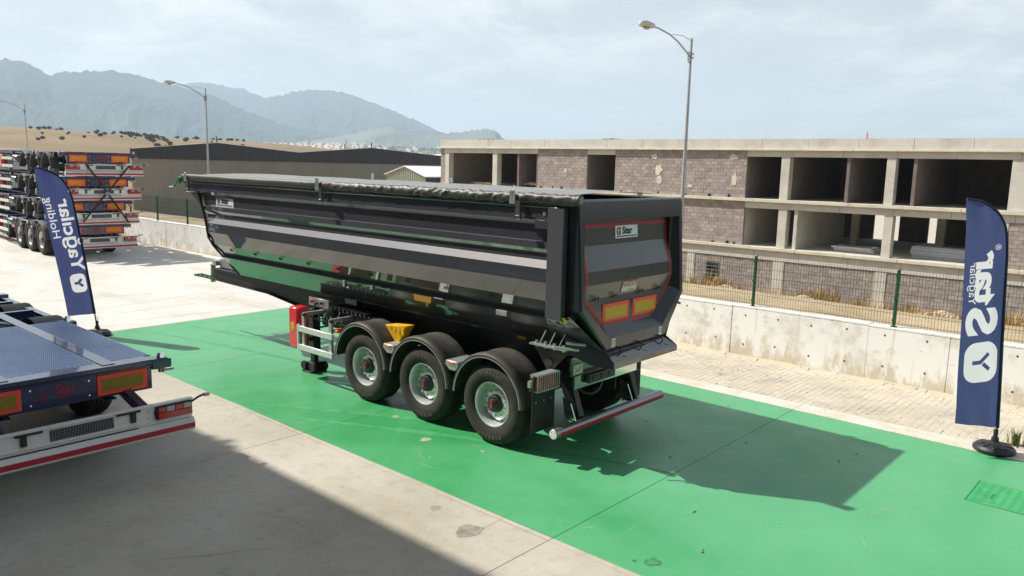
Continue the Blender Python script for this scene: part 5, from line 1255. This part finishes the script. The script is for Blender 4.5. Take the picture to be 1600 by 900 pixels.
# ================================================================== BLUE CONTAINER CHASSIS TRAILERS
NX, NY = -4.09, 2.73
def chassis_trailer(label, wheels=True, deck=True):
    t = thing('chassis_trailer', (NX, NY, 0), label, 'trailer'); c0 = lambda x, y, z=0: (NX+x, NY+y, z)
    def B(mb, name, m, par=None, **k):
        mb.v = [(x+NX, y+NY, z) for x, y, z in mb.v]; return mb.build(name, m, par or t, **k)
    # rear cross beam with fold, reflectors, lettering, screws
    mb = MB(); mb.prism([(0, .80), (0, 1.085), (-.035, 1.11), (-.035, 1.165), (.20, 1.165), (.20, 1.0), (.05, .80)], 0, -1.02, 1.02); rb_ = B(mb, 'rear_cross_beam', 'blue_paint', bev=.006)
    mb = MB(); mb.box(-1.22, 1.22, -.01, .16, 1.07, 1.155); B(mb, 'rear_bolster', 'blue_paint', bev=.008)
    for s in (-1, 1):
        o = B(MB().box(s*.672-.283, s*.672+.283, -.015, -.002, .83, 1.07), 'rear_reflector', 'reflex_red', bev=.003)
        B(MB().box(s*.672-.235, s*.672+.235, -.018, -.014, .875, 1.025), 'yellow_field', 'reflex_orange' if not deck else 'reflex_brown', o)
        for z in (.86, 1.03):
            B(MB().lathe([(.001, -.012), (.012, -.010), (.014, -.001)], (s*.30, 0, z), 1, 8), 'screw', 'chrome', fixn=False)
    tm = text_mb('Star', .125 if deck else .18, .004); tm.xf(lambda v: Vector((v.x-.045, -.0045, v.y+.95))); B(tm, 'lettering', 'tape_bright', sharp=None, fixn=False)
    tm = text_mb('trayler', .060, .001); tm.xf(lambda v: Vector((v.x-.03, -.0045, v.y+.885))); B(tm, 'lettering', 'tape_bright', sharp=None, fixn=False)
    mb = MB(); 
    for k, dx in enumerate((-.19, -.165)): mb.prism([(dx, 1.03-.03*k), (dx+.012, 1.03-.03*k), (dx+.005, .93-.01*k), (dx+.02, .93), (dx-.005, .86), (dx-.002, .91)], 1, -.005, -.003)
    B(mb, 'emblem', 'tape_bright')
    # twist locks
    for (yy) in (0.0, 3.05):
        for s in (-1, 1):
            o = B(MB().box(min(s*1.02, s*1.26), max(s*1.02, s*1.26), yy-.02, yy+.15, 1.03, 1.14), 'outrigger', 'blue_paint', bev=.01)
            mb = MB(); mb.lathe([(.001, 1.225), (.03, 1.215), (.048, 1.18), (.05, 1.14), (.001, 1.14)], (s*1.16, yy+.06, 0), 2, 6); mb.lathe([(.035, 1.03), (.035, .97), (.001, .97)], (s*1.16, yy+.06, 0), 2, 8); mb.bar((s*1.16, yy+.06, .99), (s*1.30, yy+.02, 1.0), .03, .03)
            B(mb, 'twist_lock', 'chrome', o)
    if deck:
        mb = MB(); q_ = 0
        for (xa, xb) in ((-1.10, -.63), (-.475, .475), (.63, 1.10)):
            x = xa+.03
            while x < xb-.02:
                y = .23; j_ = 0
                while y < 3.02:
                    s_ = 1 if (q_+j_) % 2 else -1; mb.bar((x-.011, y-s_*.011, 1.1675), (x+.011, y+s_*.011, 1.1675), .007, .004); y += .034; j_ += 1
                x += .034; q_ += 1
        B(mb, 'tread_studs', 'stud_metal', sharp=None, fixn=False)['kind'] = 'stuff'
    else:
        for x in (-.85, 0, .85): B(MB().box(x-.30, x+.30, -.014, -.008, 1.115, 1.15), 'marking_tape', 'tape_red')
    # main beams with flanges
    for s in (-1, 1):
        mb = MB()
        for (y0, y1, zl_) in ((0.05, 7.2, .74), (7.2, 8.2, .92), (8.2, 11.9, .98)):
            mb.box(s*.55-.07, s*.55+.07, y0, y1, 1.155, 1.172); mb.box(s*.55-.07, s*.55+.07, y0, y1, zl_, zl_+.014); mb.box(s*.55-.006, s*.55+.006, y0, y1, zl_+.014, 1.155)
        B(mb, 'main_beam', 'blue_paint')
    # cross members and container rails in front
    for y in (1.2, 2.3, 4.4, 5.4, 6.4, 7.6, 8.8, 10.0, 11.2): B(MB().box(-1.1, 1.1, y-.04, y+.04, 1.02, 1.14), 'cross_member', 'blue_paint')
    for y in (6.1, 11.85): B(MB().box(-1.22, 1.22, y-.09, y+.09, 1.04, 1.165), 'front_bolster', 'blue_paint', bev=.008)
    for s in (-1, 1): B(MB().box(s*1.12-.05, s*1.12+.05, 3.2, 11.8, 1.08, 1.13), 'side_rail', 'blue_paint')
    for s in (-1, 1):
        mb = MB(); mb.bar((s*.5, 3.3, 1.14), (-s*.5, 6.0, 1.14), .07, .03); B(mb, 'diagonal_brace', 'pale_blue_paint')
    if deck:
        for (xa, xb) in ((-1.10, -.63), (-.475, .475), (.63, 1.10)):
            B(MB().box(xa, xb, .20, 3.05, 1.150, 1.166), 'checker_plate', 'checker_deck', bev=.002)
    else:
        B(MB().box(-1.10, -.63, .20, 3.0, 1.150, 1.160), 'checker_plate', 'checker_deck'); B(MB().box(.63, 1.10, .20, 3.0, 1.150, 1.160), 'checker_plate', 'checker_deck')
    # bumper: folded white channel, striped bar, lamps
    mb = MB(); mb.prism([(-.50, .535), (-.54, .535), (-.54, .56), (-.565, .575), (-.545, .60), (-.545, .735), (-.57, .748), (-.57, .765), (-.50, .765), (-.50, .75), (-.53, .735), (-.53, .60)], 0, -1.24, 1.24)
    bp = B(mb, 'bumper_channel', 'white_paint', sharp=15)
    mb = MB(); mb.prism([(-.46, .375), (-.575, .375), (-.59, .395), (-.59, .475), (-.575, .50), (-.56, .525), (-.46, .525)], 0, -1.25, 1.25); ub = B(mb, 'underrun_bar', 'white_paint', sharp=15)
    B(MB().box(-1.25, 1.25, -.594, -.589, .405, .465), 'red_stripe', 'tape_red', ub)
    B(MB().box(-1.2, .6, -.563, -.545, .527, .534), 'shadow_gap', 'joint_dark', ub)
    for s in (-1, 1):
        lx = s*1.01; o = B(MB().box(lx-.21, lx+.21, -.60, -.545, .585, .735), 'tail_lamp', 'hub_black', bev=.008)
        B(MB().box(lx-.20, lx+.20, -.612, -.600, .592, .665), 'lamp_lens', 'lens_red', o, bev=.004)
        for k in range(4): B(MB().box(lx-.20+k*.10, lx-.105+k*.10, -.612, -.600, .670, .730), 'lamp_lens', 'lens_grey' if k % 2 else 'lens_red', o, bev=.004)
        B(MB().tube([(s*1.20, -.57, .71), (s*1.30, -.60, .77), (s*1.37, -.61, .79)], .013, 6), 'marker_stalk', 'rubber')
        B(MB().box(s*1.39-.035, s*1.39+.035, -.635, -.595, .765, .805), 'marker_lamp', 'lens_grey', bev=.005)
        mb = MB(); mb.box(s*.55-.03, s*.55+.03, -.575, -.55, .61, .72); mb.box(s*.50-.13, s*.50+.13, -.582, -.55, .72, .748) ; B(mb, 'plate_lamp', 'hub_black', bev=.006)
        mb = MB(); mb.prism([(.5, .90), (.3, .92), (-.50, .74), (-.50, .62), (.2, .78), (.5, .80)], 0, s*.72-.05, s*.72+.05); B(mb, 'bumper_arm', 'blue_paint', bev=.006)
        mb = MB(); mb.lathe([(.001, -.553), (.016, -.551)], (s*.80, 0, .66), 1, 9); mb.box(s*.80-.004, s*.80+.004, -.552, -.55, .62, .70)
        mb.lathe([(.001, -.553), (.008, -.551)], (s*.93 if s < 0 else .72, 0, .70), 1, 7); mb.lathe([(.001, -.553), (.008, -.551)], (s*.93 if s < 0 else .72, 0, .62), 1, 7)
        B(mb, 'bumper_hole', 'joint_dark', fixn=False)
    mb = MB(); mb.box(-.30, .34, -.556, -.547, .60, .72); o = B(mb, 'plate_holder', 'dark_mesh')
    mb = MB()
    for k in range(22): x = -.29+k*.0285; mb.bar((x, -.558, .605), (x+.02, -.558, .715), .004, .003, up=(0, 1, 0))
    for k in range(5): z = .615+k*.023; mb.box(-.295, .335, -.5605, -.558, z, z+.003)
    B(mb, 'plate_grid', 'pylon_steel', o)
    # axles, mudguards, wheels
    for i in range(3):
        y = (2.1 if deck else 1.75)+1.41*i
        B(MB().tube([(-.95, y, .535), (.95, y, .535)], .06, 10), 'axle', 'chassis_paint')
        mb = MB(); mb.lathe([(.20, .85), (.20, 1.02), (.12, 1.05), (.10, 1.12), (.001, 1.13)], (0, y, .535), 0, 16); m2_ = MB().add([(-x, yy, z) for x, yy, z in mb.v], mb.f)
        B(mb, 'hub_drum', 'pylon_steel'); B(m2_, 'hub_drum', 'pylon_steel')
        for s in (-1, 1):
            mb = MB(); mb.prism([(y-.1, .45), (y+.5, .74), (y+.5, .84), (y-.1, .56)], 0, s*.66-.04, s*.66+.04); mb.lathe([(.10, .60), (.13, .62), (.13, .74), (.1, .76)], (s*.66, y-.25, 0), 2, 12); B(mb, 'air_suspension', 'chassis_paint')
        for s in (-1, 1):
            a, b = (s*1.21, s*.78); 
            mb = MB().lathe([(.60, b), (.545, a-s*.01), (.55, a), (.605, a), (.618, a-s*.03), (.62, b), (.60, b)], (0, y+.03, .545), 0, 28, a0=R(3), a1=R(177))
            o = B(mb, 'mudguard', 'fender_plastic', sharp=40)
        if wheels:
            for s in (-1, 1):
                w = wheel(t, (NX+s*1.21, NY+y, .535), s, hub='hub_black', texty=False)
    for i in (0, 1): B(MB().box(-1.22, -.85, 2.1+1.41*i+.62, 2.1+1.41*i+.79, .90, .97), 'mudguard_bracket', 'galvanised')
    # side guard, legs, red box, side panels, tanks
    for s in (-1, 1):
        for z in (.52, .82): B(MB().box(s*1.22-.015, s*1.22+.015, 6.05, 7.7, z, z+.11), 'side_guard_rail', 'aluminium')
        B(MB().box(s*1.20-.02, s*1.20+.02, 6.2, 6.3, .5, 1.05), 'side_guard_post', 'fence_green'); B(MB().box(s*1.20-.02, s*1.20+.02, 7.4, 7.5, .5, 1.05), 'side_guard_post', 'fence_green')
        B(MB().box(s*.85-.06, s*.85+.06, 7.95, 8.07, .35, 1.05), 'landing_leg', 'galvanised')
        for (a, b) in ((8.15, 8.9), (8.95, 9.8), (9.9, 10.8), (10.85, 11.7)): B(MB().box(s*1.16-.02, s*1.16+.02, a, b, .56, 1.06), 'side_panel', 'white_paint', bev=.01)
    B(MB().box(-1.22, -.98, 7.75, 8.0, .48, 1.0), 'extinguisher_box', 'box_red', bev=.03)
    B(MB().lathe([(.001, 6.5), (.12, 6.52), (.14, 6.56), (.14, 7.2), (.001, 7.25)], (-.9, 0, .86), 1, 14), 'air_tank', 'galvanised')
    B(MB().box(-.5, .5, 8.4, 8.9, .80, 1.0), 'kingpin_plate', 'galvanised')
    return t
mat('stud_metal', (.47, .58, .78), .30, metal=.65)
mat('pale_blue_paint', (.30, .34, .42), .4); mat('tape_bright', (.38, .010, .02), .4)
# checker plate: small raised bars by a fine relief on the plates
def checker():
    m = mat('checker_deck', (.36, .47, .68), .27, metal=.65, var=.12, scale=1.1); nt = m.node_tree; b = nt.nodes['Principled BSDF']; L = nt.links.new
    g = nt.nodes.new('ShaderNodeNewGeometry'); mp = nt.nodes.new('ShaderNodeMapping'); mp.inputs['Rotation'].default_value = (0, 0, R(45)); mp.inputs['Scale'].default_value = (22, 22, 22); L(g.outputs['Position'], mp.inputs[0])
    ck = nt.nodes.new('ShaderNodeTexVoronoi'); ck.inputs['Randomness'].default_value = 0; ck.inputs['Scale'].default_value = 1; L(mp.outputs[0], ck.inputs['Vector'])
    r = nt.nodes.new('ShaderNodeMapRange'); L(ck.outputs['Distance'], r.inputs[0]); r.inputs[1].default_value = .25; r.inputs[2].default_value = .45; r.inputs[3].default_value = 1; r.inputs[4].default_value = 0
    bp = nt.nodes.new('ShaderNodeBump'); bp.inputs['Distance'].default_value = .01; bp.inputs['Strength'].default_value = 1; L(r.outputs[0], bp.inputs['Height']); L(bp.outputs[0], b.inputs['Normal'])
checker()
near_tr = chassis_trailer('blue chassis trailer with checker plate deck and white bumper, standing nearest in the shade', True, True)
# real raised studs along the rear strip of the nearest plates
proto = chassis_trailer('stacked blue chassis trailer on its wheels, lowest of the four in the stack', True, False)
SL = ((3.66, 22.55, 0, None), (3.76, 22.55, .83, 'blue chassis trailer lying second from the ground in the strapped stack'), (3.88, 22.55, 1.66, 'blue chassis trailer lying third from the ground in the strapped stack'), (3.98, 22.55, 2.49, 'topmost blue chassis trailer of the strapped stack behind the flag'))
for (x, y, z, lb) in SL:
    o = proto if lb is None else copy_tree(proto, skip=('wheel',))
    o.location = (x, y, z+0.0); o.rotation_euler.z = R(-3); o['group'] = 'blue chassis trailers strapped in a stack'
    if lb: o['label'] = lb
# far side skip of shared wheels done; straps crossing the rear of the stack
def stackpt(lx, lz): 
    c, s = math.cos(R(3)), math.sin(R(3)); k = lz/3.5; x0, y0 = 3.66+.32*k, 22.55; ly = -.66; return (x0+lx*c+ly*s, y0-lx*s+ly*c, lz)
for (a, b, lb) in (((-.62, 3.28), (.85, 1.25), 'black lashing strap running down to the right across the trailer stack'), ((.78, 3.22), (-.62, 1.32), 'black lashing strap running down to the left across the trailer stack')):
    lb = lb.replace(' to the right', ' from its upper amber reflector').replace(' to the left', ' from its upper lamp corner')
    t = thing('lashing_strap', stackpt(*a), lb, 'strap'); n_ = 8; pts = [Vector(stackpt(a[0]+(b[0]-a[0])*i/n_, a[1]+(b[1]-a[1])*i/n_)) for i in range(n_+1)]
    mb = MB()
    for p_, q_ in zip(pts, pts[1:]): mb.bar(p_, q_, .02, .055)
    mb.build('webbing', 'strap_black', t); m_ = pts[4]; MB().box(m_.x-.05, m_.x+.05, m_.y-.04, m_.y+.01, m_.z-.06, m_.z+.06).build('ratchet', 'pylon_steel', t)

# ================================================================== TRUCK TRACTOR pulling the stack, mostly outside the picture
tr = thing('tractor_truck', (4.9, 33.5, 0), 'dark truck tractor coupled under the stacked trailers at the picture edge', 'truck')
def TB(mb, name, m, par=None, **k):
    c, s = math.cos(R(3)), math.sin(R(3))
    mb.v = [(4.9+x*c+y*s, 33.5-x*s+y*c, z) for x, y, z in mb.v]; return mb.build(name, m, par or tr, **k)
for s in (-1, 1):
    TB(MB().box(s*.42-.04, s*.42+.04, -3.2, 3.8, .75, 1.0), 'frame_rail', 'chassis_paint')
    for (yy, w) in ((-1.9, .62), (3.0, .34)):
        x0 = s*1.24; x1 = s*(1.24-w)
        o = TB(MB().lathe([(.28, x0), (.45, x0), (.50, x0-s*.03), (.52, x0-s*.07), (.52, x1+s*.07), (.50, x1), (.28, x1)], (0, yy, .52), 0, 28), 'tyre', 'tyre_rubber')
        TB(MB().lathe([(.28, x0-s*.01), (.24, x0-s*.08), (.12, x0-s*.10), (.10, x0-s*.02), (.001, x0)], (0, yy, .52), 0, 20), 'rim', 'steel_rim', o)
    TB(MB().lathe([(.60, s*1.25), (.62, s*1.25), (.62, s*.6), (.60, s*.6)], (0, -1.9, .56), 0, 20, a0=R(20), a1=R(160)), 'mudguard', 'rubber')
    TB(MB().lathe([(.001, .2), (.3, .2), (.32, .25), (.32, 1.7), (.001, 1.75)], (s*.95, 0, .75), 1, 14), 'fuel_tank', 'aluminium')
TB(MB().box(-1.2, 1.2, -3.25, -3.1, .55, .75), 'rear_beam', 'box_red', bev=.01); TB(MB().box(-1.23, -1.0, -3.2, -2.6, .5, .95), 'red_lamp_box', 'box_red', bev=.01)
TB(MB().box(-.45, .45, -2.4, -1.4, 1.0, 1.1), 'fifth_wheel', 'chassis_paint')
cb = TB(MB().prism([(1.9, .9), (4.2, .6), (4.3, 1.9), (4.1, 3.2), (3.6, 3.75), (2.0, 3.75)], 0, -1.22, 1.22), 'cab', 'white_paint', bev=.06)
for s in (-1, 1): TB(MB().prism([(3.0, 1.9), (4.1, 1.9), (3.95, 2.9), (3.1, 2.9)], 0, s*1.225-.005, s*1.225+.005), 'side_window', 'factory_glass', cb); TB(MB().box(s*1.35-.06, s*1.35+.06, 3.9, 4.1, 1.9, 2.6), 'mirror', 'chassis_paint', cb)
# second parked vehicle seen just behind the flag edge: grey curtain of a lorry body
lo = thing('box_lorry', (3.2, 44, 0), 'dark grey lorry body parked beyond the stacked trailers at the picture edge', 'truck')
mb = MB(); mb.box(2.0, 4.3, 40, 47, 1.1, 3.2); mb.build('body', 'truck_paint', lo, bev=.03)
for z in (1.35, 2.2, 3.15): MB().box(1.97, 4.53, 39.96, 40.0, z, z+.08).build('rail', 'pylon_steel', lo)
for s in (2.1, 4.05):
    for yy in (41.2, 42.5): MB().lathe([(.25, s), (.47, s), (.5, s+.03), (.5, s+.27), (.47, s+.3), (.25, s+.3)], (0, yy, .5), 0, 20).build('wheel', 'tyre_rubber', lo)
MB().box(2.3, 4.2, 40.1, 47, .8, 1.1).build('chassis', 'chassis_paint', lo)

# ================================================================== FEATHER FLAGS
AX = Vector((.825, -.565, 0)); NN = Vector((-.565, -.825, 0))      # along the cloth and its outward normal
import numpy as np
def raster(tris, a0, a1, z0, z1, res=.0025):
    """coverage mask of triangles in the cloth plane"""
    w, h = int((a1-a0)/res), int((z1-z0)/res); m = np.zeros((h, w), np.float32)
    for t in tris:
        P_ = [((a-a0)/res-.5, (z-z0)/res-.5) for a, z in t]; xs_ = [q[0] for q in P_]; ys_ = [q[1] for q in P_]
        x0, x1, y0, y1 = max(0, int(min(xs_))), min(w-1, int(max(xs_))+1), max(0, int(min(ys_))), min(h-1, int(max(ys_))+1)
        if x1 < x0 or y1 < y0: continue
        X, Y = np.meshgrid(np.arange(x0, x1+1), np.arange(y0, y1+1)); s = []
        for k in range(3):
            (ax, ay), (bx, by) = P_[k], P_[(k+1) % 3]; s.append((bx-ax)*(Y-ay)-(by-ay)*(X-ax))
        ok = ((s[0] >= -.3) & (s[1] >= -.3) & (s[2] >= -.3)) | ((s[0] <= .3) & (s[1] <= .3) & (s[2] <= .3)); m[y0:y1+1, x0:x1+1][ok] = 1
    return m
def printed_cloth(name, mask):
    h, w = mask.shape; img = bpy.data.images.new(name, w, h, alpha=False); img.colorspace_settings.name = 'Non-Color'; px = np.ones((h, w, 4), np.float32); px[..., :3] = mask[..., None]; img.pixels.foreach_set(px.ravel()); img.update(); img.pack()
    m = bpy.data.materials.new(name); m.use_nodes = True; nt = m.node_tree; b = nt.nodes['Principled BSDF']; o = nt.nodes['Material Output']; L = nt.links.new; MATS[name] = m
    b.inputs['Roughness'].default_value = .75; b.inputs['Sheen Weight'].default_value = .2; b.inputs['Specular IOR Level'].default_value = .2
    uv = nt.nodes.new('ShaderNodeUVMap'); tx = nt.nodes.new('ShaderNodeTexImage'); tx.image = img; L(uv.outputs[0], tx.inputs[0])
    def mixc(c0, c1):
        q = nt.nodes.new('ShaderNodeMixRGB'); L(tx.outputs[0], q.inputs[0]); q.inputs[1].default_value = (*c0, 1); q.inputs[2].default_value = (*c1, 1); return q.outputs[0]
    L(mixc((.068, .078, .145), (.86, .86, .90)), b.inputs['Base Color'])
    tr_ = nt.nodes.new('ShaderNodeBsdfTranslucent'); L(mixc((.075, .10, .26), (.92, .92, .95)), tr_.inputs[0]); mxs = nt.nodes.new('ShaderNodeMixShader'); mxs.inputs[0].default_value = .5
    wv = nt.nodes.new('ShaderNodeTexNoise'); wv.inputs['Scale'].default_value = 5; wv.inputs['Detail'].default_value = 3; L(uv.outputs[0], wv.inputs['Vector']); bp = nt.nodes.new('ShaderNodeBump'); bp.inputs['Strength'].default_value = .5; bp.inputs['Distance'].default_value = .02; L(wv.outputs['Fac'], bp.inputs['Height']); L(bp.outputs[0], b.inputs['Normal']); L(bp.outputs[0], tr_.inputs['Normal'])
    L(b.outputs[0], mxs.inputs[1]); L(tr_.outputs[0], mxs.inputs[2]); L(mxs.outputs[0], o.inputs[0]); return name
KW = 1.03
def flag(base, pole, free, label, texts, emblem, KW=1.2):
    B0 = Vector(base); P3 = lambda a, z, o=0.: B0+AX*a+Vector((0, 0, z))+NN*o
    t = thing('feather_flag', base, label, 'flag')
    pole = [(a*KW, z) for a, z in pole]; free = [(a*KW, z) for a, z in free]
    def along(pts, s):
        L_ = [0]
        for p_, q_ in zip(pts, pts[1:]): L_.append(L_[-1]+math.dist(p_, q_))
        d = s*L_[-1]
        for i in range(len(pts)-1):
            if d <= L_[i+1] or i == len(pts)-2:
                k = (d-L_[i])/(L_[i+1]-L_[i]); return (pts[i][0]+(pts[i+1][0]-pts[i][0])*k, pts[i][1]+(pts[i+1][1]-pts[i][1])*k)
    ztop = free[-1][1]
    def wave(a, z):
        k = sst(z, ztop-.55, ztop-.1)+.7*(1-sst(z, .3, .85))
        return .020*k*math.sin(17*a+8*z)+.012*math.sin(2.1*z+1)+.010*(1-k)*math.sin(6*a+3.1*z)-.006
    def fn(u, v):
        p_ = along(pole, v); q_ = along(free, v); a, z = p_[0]+(q_[0]-p_[0])*u, p_[1]+(q_[1]-p_[1])*u
        return P3(a, z, wave(a, z)*min(1, u*4))
    tris = []; cut = []
    def put(mb, a0, z0, tilt, su, sv, dest):
        ct, st_ = math.cos(tilt), math.sin(tilt); P_ = [(a0*KW+v[1]*sv*ct*(KW if dest is tris and sv != 1 else 1)+v[0]*su*st_, z0+v[0]*su*ct-v[1]*sv*st_) for v in mb.v]
        for f in mb.f:
            for k in range(1, len(f)-1): dest.append((P_[f[0]], P_[f[k]], P_[f[k+1]]))
    # the print shows through the cloth: seen from this side it reads mirrored, lines running up the flag
    for (txt, a0, z0, ulen, vh, off, tilt) in texts:
        mb = text_mb(txt, 1, off, res=4); xs_ = [v[0] for v in mb.v]; x0 = min(xs_)
        mb.v = [(v[0]-x0, v[1], v[2]) for v in mb.v]; put(mb, a0, z0, R(tilt), ulen/(max(xs_)-x0), vh/.69, tris)
    ea, ez, el, ew, tilt = emblem; ew *= KW
    pts = rrect(el, ew, min(el, ew)*.33, 6, el/2, ew/2); put(MB().add([(x, y, 0) for x, y in pts], [tuple(range(len(pts)))]), ea, ez, R(tilt), 1, 1, tris)
    for (p_, q_) in (((.50, .24), (.50, .52)), ((.50, .48), (.70, .74)), ((.46, .56), (.30, .76))):
        a, b = Vector((p_[0]*el, p_[1]*ew)), Vector((q_[0]*el, q_[1]*ew)); d = (b-a).normalized(); nn = Vector((-d.y, d.x))*.026
        put(MB().add([(a-nn).to_3d(), (b-nn).to_3d(), (b+nn).to_3d(), (a+nn).to_3d()], [(0, 1, 2, 3)]), ea, ez, R(tilt), 1, 1, cut)
    A0, A1, Z0, Z1 = -1.15, .35, .2, 3.45
    mask = raster(tris, A0, A1, Z0, Z1)*(1-raster(cut, A0, A1, Z0, Z1)); pc = printed_cloth('printed_cloth', mask) if 'printed_cloth' not in MATS else printed_cloth('printed_cloth_second', mask)
    ban = MB().grid(fn, 24, 90).build('banner', pc, t, sharp=60, fixn=False)
    uvl = ban.data.uv_layers.new(name='UVMap'); W_ = ban.data.vertices
    for lp in ban.data.loops:
        v = W_[lp.vertex_index].co; a = v.x*AX.x+v.y*AX.y; uvl.data[lp.index].uv = ((a-A0)/(A1-A0), (v.z-Z0)/(Z1-Z0))
    pp_ = [P3(*along(pole, i/40)) for i in range(41)]
    MB().tube(pp_, [.026-.012*i/40 for i in range(41)], 8).build('sleeve', 'flag_sleeve', t)
    MB().tube([P3(0, .10), P3(pole[0][0]*.5, pole[0][1]*.55+.05), P3(*pole[0])], .013, 8).build('pole', 'flag_pole', t)
    MB().lathe([(.001, .30), (.026, .30), (.030, .27), (.026, .2), (.034, .18), (.034, .08), (.001, .08)], B0, 2, 12).build('pole_socket', 'base_plastic', t)
    MB().tube([P3(.02, .33), P3(.035, .36), P3(.0, .38), P3(-.02, .34), P3(.01, .31)], .008, 5).build('tie_cord', 'white_vinyl', t)
    mb = MB(); mb.lathe([(.001, .0), (.23, .0), (.25, .02), (.25, .055), (.22, .085), (.10, .11), (.05, .14), (.04, .20), (.001, .20)], B0, 2, 28); mb.build('base', 'base_plastic', t)
    for k in range(8):
        a = 2*math.pi*k/8+.2; MB().bar(B0+Vector((.09*math.cos(a), .09*math.sin(a), .113)), B0+Vector((.21*math.cos(a), .21*math.sin(a), .088)), .06, .014).build('base_rib', 'base_plastic', t, bev=.004)
    MB().lathe([(.001, .115), (.03, .115), (.032, .08)], B0+Vector((-.13, -.10, -.01)), 2, 10).build('filler_cap', 'base_plastic', t)
    return t
flag((4.63, -4.84, 0), [(0.008, 0.326), (-0.03, 0.918), (-0.079, 1.6), (-0.118, 2.186), (-0.143, 2.598), (-0.171, 2.826), (-0.204, 2.964), (-0.259, 3.076), (-0.334, 3.163), (-0.44, 3.24), (-0.559, 3.294), (-0.731, 3.313)],
     [(-0.551, 0.417), (-0.583, 1.076), (-0.618, 1.755), (-0.661, 2.421), (-0.692, 2.83), (-0.711, 3.072), (-0.724, 3.249), (-0.731, 3.313)],
     'blue feather flag printed Star, standing on the paving in front of the white wall',
     [('S', -.530, 1.565, .37, .37, .038, -4.3), ('tar', -.462, 1.958, .71, .275, .038, -4.3), ('Ya\u011fc\u0131lar', -.553, 1.975, .54, .095, .0, -4.3), ('\u00ae', -.30, 2.68, .07, .07, 0, -4)], (-.505, .94, .53, .42, -4.3))
flag((-1.08, 9.78, 0), [(-0.035, 0.446), (-0.094, 0.963), (-0.171, 1.601), (-0.241, 2.106), (-0.293, 2.482), (-0.328, 2.73), (-0.38, 2.903), (-0.47, 3.062), (-0.575, 3.17), (-0.719, 3.253), (-0.865, 3.298), (-1.013, 3.313)],
     [(-0.55, 0.407), (-0.639, 1.013), (-0.72, 1.524), (-0.792, 1.966), (-0.863, 2.405), (-0.934, 2.84), (-0.979, 3.086), (-1.014, 3.307)],
     'blue feather flag printed with two lines of lettering in front of the stacked trailers',
     [('Ya\u011fc\u0131lar', -.405, 1.29, 1.44, .24, .022, -8.2), ('Holding', -.735, 1.945, .80, .145, .004, -8.6), ('\u00ae', -.40, 2.84, .08, .08, 0, -8)], (-.43, .865, .37, .30, -8.4), .93)

# ---- the air: one even box of thin haze round everything
hz = MB().box(-5900, 5900, -5900, 5900, -35, 500).build('haze', 'haze_air') if not MATS.update(haze_air=bpy.data.materials.new('haze_air')) else None
m = MATS['haze_air']; m.use_nodes = True; nt = m.node_tree; nt.nodes.clear(); out = nt.nodes.new('ShaderNodeOutputMaterial'); pv = nt.nodes.new('ShaderNodeVolumePrincipled')
pv.inputs['Color'].default_value = (.68, .84, 1.0, 1); pv.inputs['Density'].default_value = 2.2e-4; pv.inputs['Anisotropy'].default_value = .15
nt.links.new(pv.outputs[0], out.inputs['Volume']); hz['kind'] = 'stuff'
